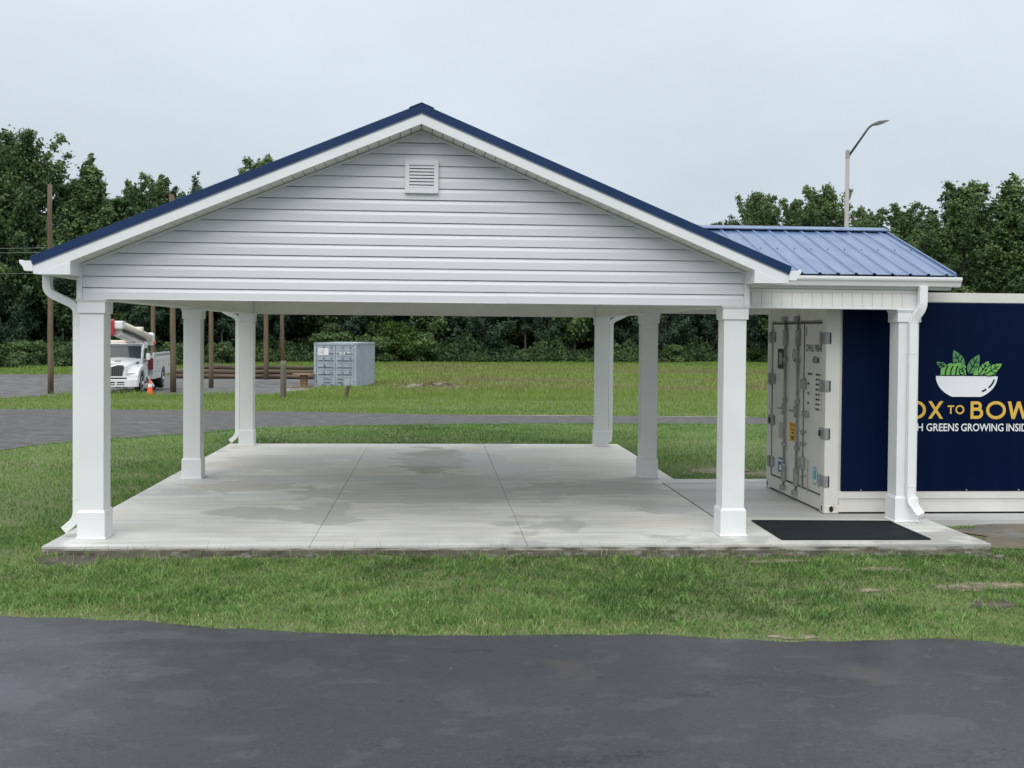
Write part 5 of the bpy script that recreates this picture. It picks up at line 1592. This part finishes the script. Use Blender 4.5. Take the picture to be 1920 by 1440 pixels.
PROTO = {
    'tall_a': (tree_proto(1, 18, 3.4, 3.5, 'tall', 200, 34000, 0.145, 'foliage'), 18),
    'tall_b': (tree_proto(2, 18, 3.0, 4.5, 'tall', 240, 32000, 0.14, 'foliage'), 18),
    'cone_a': (tree_proto(3, 18, 3.0, 2.5, 'cone', 190, 32000, 0.145, 'foliage'), 18),
    'cone_b': (tree_proto(4, 18, 2.3, 3.0, 'cone', 200, 26000, 0.135, 'foliage_blue'), 18),
    'round_a': (tree_proto(5, 18, 4.2, 5.5, 'round', 210, 36000, 0.145, 'foliage'), 18),
    'wood_a': (tree_proto(6, 14, 2.9, 1.6, 'tall', 150, 18000, 0.165, 'foliage_blue'), 14),
    'wood_b': (tree_proto(7, 14, 3.2, 2.4, 'tall', 160, 20000, 0.165, 'foliage'), 14),
    'wood_c': (tree_proto(8, 14, 3.0, 1.2, 'cone', 180, 20000, 0.16, 'foliage_blue'), 14),
    'slim': (tree_proto(9, 14, 1.6, 3.6, 'tall', 70, 8000, 0.16, 'foliage_blue'), 14),
}
def plant_tree(kind, x, y, h, rz, label, group=None, wide=1.0, z=None):
    (tm, cm), H = PROTO[kind]
    t = thing('tree', label, 'tree', (x, y, gz(x, y) - 0.1 if z is None else z), group, local=True, rotz=rz)
    s_ = h / H
    t.scale = (s_ * wide, s_ * wide, s_)
    link('trunk', tm, None, t)
    link('crown', cm, None, t)
    return t
SKY = 'trees on the skyline'
for kind, x, y, h, wd, lab in (
    ('tall_a', -37.5, 84, 21.0, 1.25, 'tall broadleaf tree cut by the left edge of the picture'),
    ('round_a', -32.3, 84, 20.2, 0.95, 'tallest bushy tree on the left skyline, left of the lone pole'),
    ('tall_b', -29.4, 88, 17.0, 0.9, 'lower tree just behind the lone pole at far left'),
    ('cone_a', -27.0, 86, 19.0, 1.15, 'pointed tree with spreading tiers right of the lone pole'),
    ('tall_a', -24.6, 92, 17.2, 0.75, 'rounded tree in the middle of the left skyline'),
    ('tall_b', -22.6, 94, 18.2, 0.8, 'tree behind the second pole top above the left roof slope'),
    ('cone_b', -19.3, 92, 18.4, 0.85, 'dark twin topped conifer above the left roof slope'),
    ('round_a', -17.2, 98, 17.0, 0.8, 'tree low behind the left roof slope beside the dark conifer'),
    ('tall_a', -16.3, 112, 23.0, 0.8, 'light green treetop peeping over the middle of the left roof slope'),
    ('tall_b', 41.0, 128, 18.3, 1.0, 'low treetops right behind the eave of the right roof slope'),
    ('tall_a', 34.5, 128, 17.4, 1.0, 'small treetop just above the right roof slope'),
    ('round_a', 41.4, 112, 19.8, 0.85, 'round crowned tree left of the street lamp'),
    ('tall_b', 45.0, 108, 18.9, 0.85, 'tree with gaps in its crown left of the street lamp pole'),
    ('round_a', 47.0, 104, 19.6, 0.9, 'broad dark tree directly behind the street lamp'),
    ('tall_a', 52.3, 106, 17.6, 0.95, 'pale green tree right of the street lamp'),
    ('tall_b', 48.4, 88, 15.8, 1.15, 'pointed green tree at the right end of the walkway ridge'),
    ('cone_a', 50.0, 86, 15.6, 1.3, 'second pointed tree beside the walkway ridge end'),
    ('tall_a', 47.6, 81, 12.8, 1.15, 'lower tree above the walkway roof rake'),
    ('tall_a', 50.8, 80, 17.0, 1.05, 'tall tree second from the right edge'),
    ('cone_a', 53.3, 78, 17.6, 1.25, 'tallest tree at the right edge of the picture'),
    ('round_a', 57.0, 77, 17.2, 1.0, 'broad tree beyond the right edge of the picture')):
    plant_tree(kind, x, y, h, rng.random() * 6.28, lab, SKY, wd)

EX = [-70, -45, -28, -14, -4, 8, 20, 40, 47, 60, 90]
EY = [74, 78, 82, 94, 102, 102, 104, 112, 96, 84, 70]
edge_y = lambda x: float(np.interp(x, EX, EY))
WOOD = 'trees of the woods beyond field and yard'
WLAB = ['front rank woodland tree', 'middle rank woodland tree', 'rear rank woodland tree']
def landmark(x, y):
    """what the tree stands behind as seen from the driveway"""
    a = math.atan2(x - CAM.x, y - CAM.y)
    for lim, nm in ((-0.40, 'beyond the left picture edge'), (-0.352, 'left of the lone pole'), (-0.30, 'behind the front left column'), (-0.255, 'behind the bucket truck'), (-0.215, 'behind the middle left column'),
                    (-0.165, 'behind the rear left column'), (-0.12, 'left of the blue grey container'), (-0.06, 'behind the blue grey container'), (0.0, 'at the left of the open field'), (0.06, 'behind the middle of the field'),
                    (0.14, 'left of the rear right column'), (0.20, 'between rear and middle right columns'), (0.27, 'behind the front right column'), (0.36, 'behind the walkway canopy'), (0.44, 'behind the street lamp'), (9, 'behind the white container')):
        if a < lim:
            return nm
plan, grown = [], []
for row, (off, step, kinds) in enumerate(((1.5, 3.1, ('wood_a', 'slim', 'wood_b', 'slim', 'wood_a')), (6.0, 3.4, ('wood_b', 'wood_c', 'wood_b')), (12.0, 3.8, ('wood_c', 'wood_b', 'wood_c')))):
    x = -48.0
    while x < 68:
        hh = (15.6 if x < 22 else 14.6 if x < 38 else 15.8) + rng.uniform(-1.4, 1.2) - (1.6 if row == 0 else 0)
        if x > 47:
            hh -= 1.2
        xx = x + rng.uniform(-0.9, 0.9)
        yy = edge_y(xx) + off + rng.uniform(-1.2, 1.2)
        plan.append([row, landmark(xx, yy), math.atan2(xx - CAM.x, yy - CAM.y)])
        grown.append(plant_tree(rng.choice(kinds), xx, yy, hh, rng.random() * 6.28, WLAB[row], WOOD, rng.uniform(0.9, 1.2) if row else rng.uniform(0.85, 1.05)))
        x += step * rng.uniform(0.8, 1.2)

ORD = ['leftmost', 'second', 'third', 'fourth', 'fifth', 'sixth', 'seventh', 'eighth', 'ninth', 'tenth', 'eleventh', 'twelfth']
for (row, lm, az), o in zip(plan, grown):       # each tree is told apart by what it stands behind and its place from the left
    mates = sorted(p[2] for p in plan if p[0] == row and p[1] == lm)
    k = mates.index(az)
    o['label'] = (WLAB[row] + ' ' + lm) if len(mates) == 1 else (ORD[k] + (' from left' if k else '') + ' ' + WLAB[row] + ' ' + lm)

def bush_mesh(seed, R, H, nl, ls, m):
    rs = np.random.default_rng(seed)
    k = 26
    cc = np.stack([rs.uniform(-1, 1, k) * R * 0.75, rs.uniform(-1, 1, k) * R * 0.6, rs.uniform(0.1, 0.85, k) ** 0.8 * H], 1)
    cc[:, :2] *= (1 - 0.55 * (cc[:, 2] / H) ** 1.5)[:, None]
    pk = rs.integers(0, k, nl)
    d = rs.normal(size=(nl, 3))
    d /= np.linalg.norm(d, axis=1, keepdims=True)
    cen = cc[pk] + d * (rs.random(nl) ** 0.5)[:, None] * np.array([0.34 * R, 0.34 * R, 0.2 * H])
    cen[:, 2] = np.abs(cen[:, 2])
    tn = 0.4 + 0.25 * rs.random(k)[pk] + 0.08 * rs.normal(size=nl) + 0.1 * d[:, 2]  # upper leaves of each clump lightened in tint, as lit from above
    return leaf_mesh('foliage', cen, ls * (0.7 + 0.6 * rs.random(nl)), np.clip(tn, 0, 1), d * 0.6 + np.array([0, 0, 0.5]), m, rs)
BU = [bush_mesh(31, 2.6, 3.9, 11000, 0.15, 'foliage_bright'), bush_mesh(32, 2.0, 2.4, 8000, 0.14, 'foliage'), bush_mesh(33, 2.4, 2.4, 8000, 0.14, 'foliage')]
stem = MB()
for k in range(7):
    a = k * 0.9
    stem.tube([(0.15 * math.cos(a), 0.15 * math.sin(a), -0.1), (0.5 * math.cos(a), 0.5 * math.sin(a), 0.9), (0.9 * math.cos(a), 0.9 * math.sin(a), 1.7)], [0.05, 0.035, 0.015], 5)
stem = stem.mesh('stems')
stem.materials.append(MATS['bark'])
for k, (i, x, y, s_, lab) in enumerate((
    (0, -0.2, 101.5, 1.15, 'large bright vine covered bush right of the blue grey container'),
    (2, -2.6, 99.5, 1.2, 'bright bush directly behind the blue grey container corner'),
    (2, 2.1, 102.0, 1.3, 'vine covered bush at the left end of the open field edge'),
    (1, -30.5, 80.9, 0.95, 'green bush at the left edge below the tall trees'),
    (2, -27.3, 80.8, 0.8, 'bush left of the front left column behind the gravel yard'),
    (0, -23.2, 83.6, 0.95, 'bright bush behind the downspout of the front left column'),
    (1, -19.5, 87.2, 0.9, 'bush hidden partly behind the truck cab'),
    (2, -16.5, 91.0, 0.9, 'bush right above the truck body'),
    (1, -6.8, 99.0, 1.35, 'bush behind the thin pole and the log pile'),
    (1, 30.8, 107.0, 0.9, 'bright bush seen between the two right columns'),
    (0, 41.5, 110.0, 0.7, 'pale bush added for a bright gap in the woods between right front column and white container'))):  # last bush is made up, standing in for a gap onto farther grass
    t = thing('bush', lab, 'bush', (x, y, gz(x, y) - 0.05), 'bushes at the woodland edge', local=True, rotz=k * 1.3)
    t.scale = (s_, s_, s_)
    link('foliage', BU[i], None, t)
    link('stems', stem, None, t)

# undergrowth along the foot of the woods
rs = np.random.default_rng(77)
n = 85000
ux = rs.uniform(-48, 66, n)
ud = rs.exponential(1.3, n) - 0.5
uy = np.interp(ux, EX, EY) + ud
hgt = (0.7 + 2.6 * vnoise(ux, uy, 0.3, 3) ** 2 + 1.4 * vnoise(ux, uy, 1.1, 4) ** 2) * np.clip(0.45 + ud * 0.6, 0.25, 1.0)
uz = -0.97 + hgt * rs.random(n) ** 0.7
tn = 0.12 + 0.42 * vnoise(ux, uz * 1.5, 0.9, 6) + 0.09 * rs.normal(size=n)
ug = link('undergrowth', leaf_mesh('undergrowth', np.stack([ux, uy, uz], 1), 0.17 + 0.1 * rs.random(n), np.clip(tn, 0, 1), np.array([0, -0.3, 0.6]), 'foliage', rs), None)
struct(ug, 'stuff', 'low green undergrowth along the foot of the woods')

n = 60000
ux = rs.uniform(-60, 80, n)
uy = np.interp(ux, EX, EY) + rs.uniform(8, 17, n)
uz = -0.97 + (2.5 + 4.0 * vnoise(ux, uy, 0.3, 13)) * rs.random(n)
tn = 0.1 + 0.3 * vnoise(ux, uz, 0.8, 16) + 0.06 * rs.normal(size=n)
struct(link('thicket', leaf_mesh('thicket', np.stack([ux, uy, uz], 1), 0.32 + 0.15 * rs.random(n), np.clip(tn, 0, 1), np.array([0, -0.8, 0.2]), 'foliage_blue', rs), None), 'stuff', 'dark thicket filling the depth of the woods')

# ------------------------------------------------------------------ grass
def blades(name, x, y, h, wd, tint, m, seed, label, lean=0.5):
    rs = np.random.default_rng(seed)
    n = len(x)
    z = g(x, y)
    a = rs.random(n) * 2 * np.pi
    fx, fy = np.cos(a), np.sin(a)
    la = rs.random(n) * 2 * np.pi
    lk_ = lean * h * (0.3 + rs.random(n))
    dx, dy = np.cos(la) * lk_, np.sin(la) * lk_
    w2 = wd / 2
    base = np.stack([x, y, z - 0.006], 1)
    side = np.stack([fx * w2, fy * w2, np.zeros(n)], 1)
    mid = base + np.stack([dx * 0.35, dy * 0.35, h * 0.55], 1)
    tip = base + np.stack([dx, dy, h * (1 - 0.12 * rs.random(n))], 1)
    v = np.stack([base - side, base + side, mid + side * 0.8, mid - side * 0.8, tip], 1).reshape(-1, 3)
    o = np.arange(n)[:, None] * 5
    q = (o + np.array([0, 1, 2, 3])).astype(np.int32)
    t = (o + np.array([3, 2, 4])).astype(np.int32)
    loops = np.concatenate([q, t], 1).ravel()
    st = (np.arange(n)[:, None] * 7 + np.array([0, 4])).ravel().astype(np.int32)
    me = bpy.data.meshes.new(name)
    me.vertices.add(5 * n)
    me.vertices.foreach_set('co', v.astype(np.float32).ravel())
    me.loops.add(7 * n)
    me.loops.foreach_set('vertex_index', loops)
    me.polygons.add(2 * n)
    me.polygons.foreach_set('loop_start', st)
    me.update(calc_edges=True)
    at = me.attributes.new('tint', 'FLOAT', 'POINT')
    at.data.foreach_set('value', np.repeat(np.clip(tint, 0, 1), 5).astype(np.float32))
    me.materials.append(MATS[m])
    return struct(link(name, me, None), 'stuff', label)
def in_dirt(x, y, rs_):
    """random thinning: bare in the middle of a soil patch, ragged towards its rim"""
    o = np.zeros(len(x), bool)
    u = rs_.random(len(x))
    for k, (cx, cy, a, b_, *_r) in enumerate(DIRT):
        q = ((x - cx) / a) ** 2 + ((y - cy) / b_) ** 2
        o |= (q < 0.35 + 1.4 * u ** 1.1 * (0.3 + vnoise(x, y, 7.0, 50 + k))) & (rs_.random(len(x)) < 0.965)
    return o | ((((x - 11.05) / 1.15) ** 2 + ((y - 0.25) / 0.62) ** 2) < 0.8 + 0.5 * u)
def on_slab(x, y):
    fe = np.interp(x, [-0.4, 10.0], [-0.53, -0.66])
    a = (x > -0.43) & (x < 7.63) & (y > fe - 0.02) & (y < 10.05)
    b_ = (x >= 7.5) & (x < 10.03) & (y > fe - 0.02) & (y < 4.7)
    c = (x >= 9.5) & (x < 21.9) & (y > 0.88) & (y < 4.3)
    return a | b_ | c
rs = np.random.default_rng(12)
# front lawn
n = 330000
x, y = rs.uniform(-5, 14, n), rs.uniform(-4.9, 0.9, n)
re = road_edge(x) + 0.05 * (vnoise(x, np.full(n, 3.3), 3.1, 8) - 0.5) + 0.05 * (vnoise(x, np.full(n, 9.3), 9.0, 9) - 0.5)
den = 0.45 + 0.75 * vnoise(x, y, 1.6, 21) * (0.6 + 0.8 * vnoise(x, y, 6, 22))
den *= np.clip((np.interp(x, [-0.4, 10], [-0.53, -0.66]) - y - 0.02 - 0.14 * vnoise(x, y * 0, 2.2, 71) * (x > 0)) / 0.14, 0.02, 1) * ((x > -0.4) & (x < 10.0)) + 1.0 * ((x <= -0.4) | (x >= 10.0))
keep = (y > re - 0.015) & ~on_slab(x, y) & ~in_dirt(x, y, rs) & (rs.random(n) < den) & (y < np.where(x < -0.4, 0.9, 0.9))
x, y, re = x[keep], y[keep], re[keep]
nx_ = len(x)
edge = np.clip(1 - (y - re) / 0.45, 0, 1)
patch = vnoise(x, y, 0.7, 31)
h = (0.02 + 0.028 * rs.random(nx_) + 0.026 * vnoise(x, y, 1.3, 23) ** 2 + 0.03 * smooth01((vnoise(x, y, 4.5, 24) - 0.55) / 0.3)) * (1 - 0.3 * edge)
tuft = vnoise(x, y, 5.5, 36)
tint = 0.06 + 0.62 * rs.random(nx_) + 0.5 * (patch - 0.5) + 0.35 * (tuft - 0.5) + 0.26 * edge * rs.random(nx_) + 0.5 * (rs.random(nx_) < 0.055 + 0.15 * edge)
blades('lawn_grass', x, y, h, 0.006 + 0.006 * rs.random(nx_), tint, 'grass', 61, 'short green lawn between slab and driveway', 0.75)
# tall stray stems at the slab front
n = 260
x = rs.uniform(-0.3, 9.9, n)
y = np.interp(x, [-0.4, 10], [-0.53, -0.66]) - rs.uniform(0.05, 0.22, n)
nc = 210
cx_, cy_ = rs.uniform(-3, 12, nc), rs.uniform(-4.2, -0.8, nc)
cx_, cy_ = np.repeat(cx_, 30), np.repeat(cy_, 30)
tx, ty = cx_ + 0.05 * rs.normal(size=len(cx_)), cy_ + 0.05 * rs.normal(size=len(cx_))
ok = (ty > road_edge(tx) + 0.05)
tx, ty = tx[ok], ty[ok]
nt_ = len(tx)
blades('weed_tufts', tx, ty, 0.05 + 0.05 * rs.random(nt_), 0.008 + 0.006 * rs.random(nt_), 0.45 + 0.3 * rs.random(nt_), 'grass', 66, 'coarser light green weed tufts in the front lawn', 1.0)
blades('weed_stems', x, y, 0.1 + 0.1 * rs.random(n), np.full(n, 0.006), 0.4 + 0.4 * rs.random(n), 'grass', 62, 'thin weed stems at the foot of the slab', 0.5)
# lawn left of and behind the pavilion
n = 330000
x, y = rs.uniform(-6.2, 20, n), rs.uniform(0.9, 17.6, n)
dist = np.hypot(x - CAM.x, y - CAM.y)
keep = ~on_slab(x, y) & ~in_dirt(x, y, rs) & (y < lane_near(x) + 0.05) & (x > -5.2) & (rs.random(n) < np.clip(1.25 - dist / 40, 0.3, 1) * (0.6 + 0.6 * vnoise(x, y, 1.5, 25)))
keep &= (x < 8.7 + 0.0 * y) | (y > 4.6)
x, y = x[keep], y[keep]
nx_ = len(x)
dist = np.hypot(x - CAM.x, y - CAM.y)
h = 0.034 + 0.03 * rs.random(nx_) + 0.035 * vnoise(x, y, 1.1, 26) ** 2
tint = 0.2 + 0.52 * rs.random(nx_) + 0.4 * (vnoise(x, y, 0.6, 27) - 0.5) + 0.3 * (rs.random(nx_) < 0.03)
blades('lawn_grass', x, y, h, 0.007 + 0.0005 * dist * rs.random(nx_), tint, 'grass', 63, 'green lawn left of and behind the slab', 0.6)
# verge beyond the lane
n = 170000
x = rs.uniform(-22, 30, n)
y = lane_far(x) + rs.random(n) ** 1.15 * 26
keep = (y < np.where(x < -2.4, lot_near(x) + 0.3, 60)) & (rs.random(n) < 0.5 + 0.6 * vnoise(x, y, 0.5, 28))
x, y = x[keep], y[keep]
nx_ = len(x)
rough = smooth01((y - 30 - 2.0 * vnoise(x, y, 0.2, 29)) / 3) * smooth01((60 - y) / 10)
h = 0.05 + 0.05 * rs.random(nx_) + rough * (0.10 + 0.36 * vnoise(x, y, 0.8, 30) ** 2) * rs.random(nx_)
tint = 0.28 + 0.3 * rs.random(nx_) + 0.25 * (vnoise(x, y, 0.3, 32) - 0.5) + 0.08 * rough
blades('verge_grass', x, y, h, 0.018 + 0.012 * rs.random(nx_), tint, 'grass_far', 64, 'bright green verge beyond the lane', 0.5)
# field
n = 190000
x, y = rs.uniform(-30, 62, n), 40 + 70 * rs.random(n) ** 0.9
keep = (y < np.interp(x, EX, EY) + 1) & (x > np.where(y < 66, np.where(y < 62, -2.6, -4), -60)) & ~((x > -3.1) & (x < 0.1) & (y > 48.8) & (y < 55.2))
x, y = x[keep], y[keep]
nx_ = len(x)
h = 0.12 + 0.12 * rs.random(nx_) + 0.12 * vnoise(x, y, 0.35, 33) ** 2
mid_ = smooth01((y - 38) / 6) * smooth01((97 - y) / 10) * smooth01((x + 2) / 5)
tint = 0.34 + 0.22 * rs.random(nx_) + 0.3 * (vnoise(x * 0.4, y, 0.12, 34) - 0.5) + mid_ * (0.13 + 0.22 * vnoise(x * 0.3, y, 0.2, 35))
blades('field_grass', x, y, h, 0.05 + 0.03 * rs.random(nx_), tint, 'grass_far', 65, 'open grassy field reaching the woods', 0.6)

for o in bpy.data.objects:
    for k in ('_w', '_c'):
        if k in o:
            del o[k]
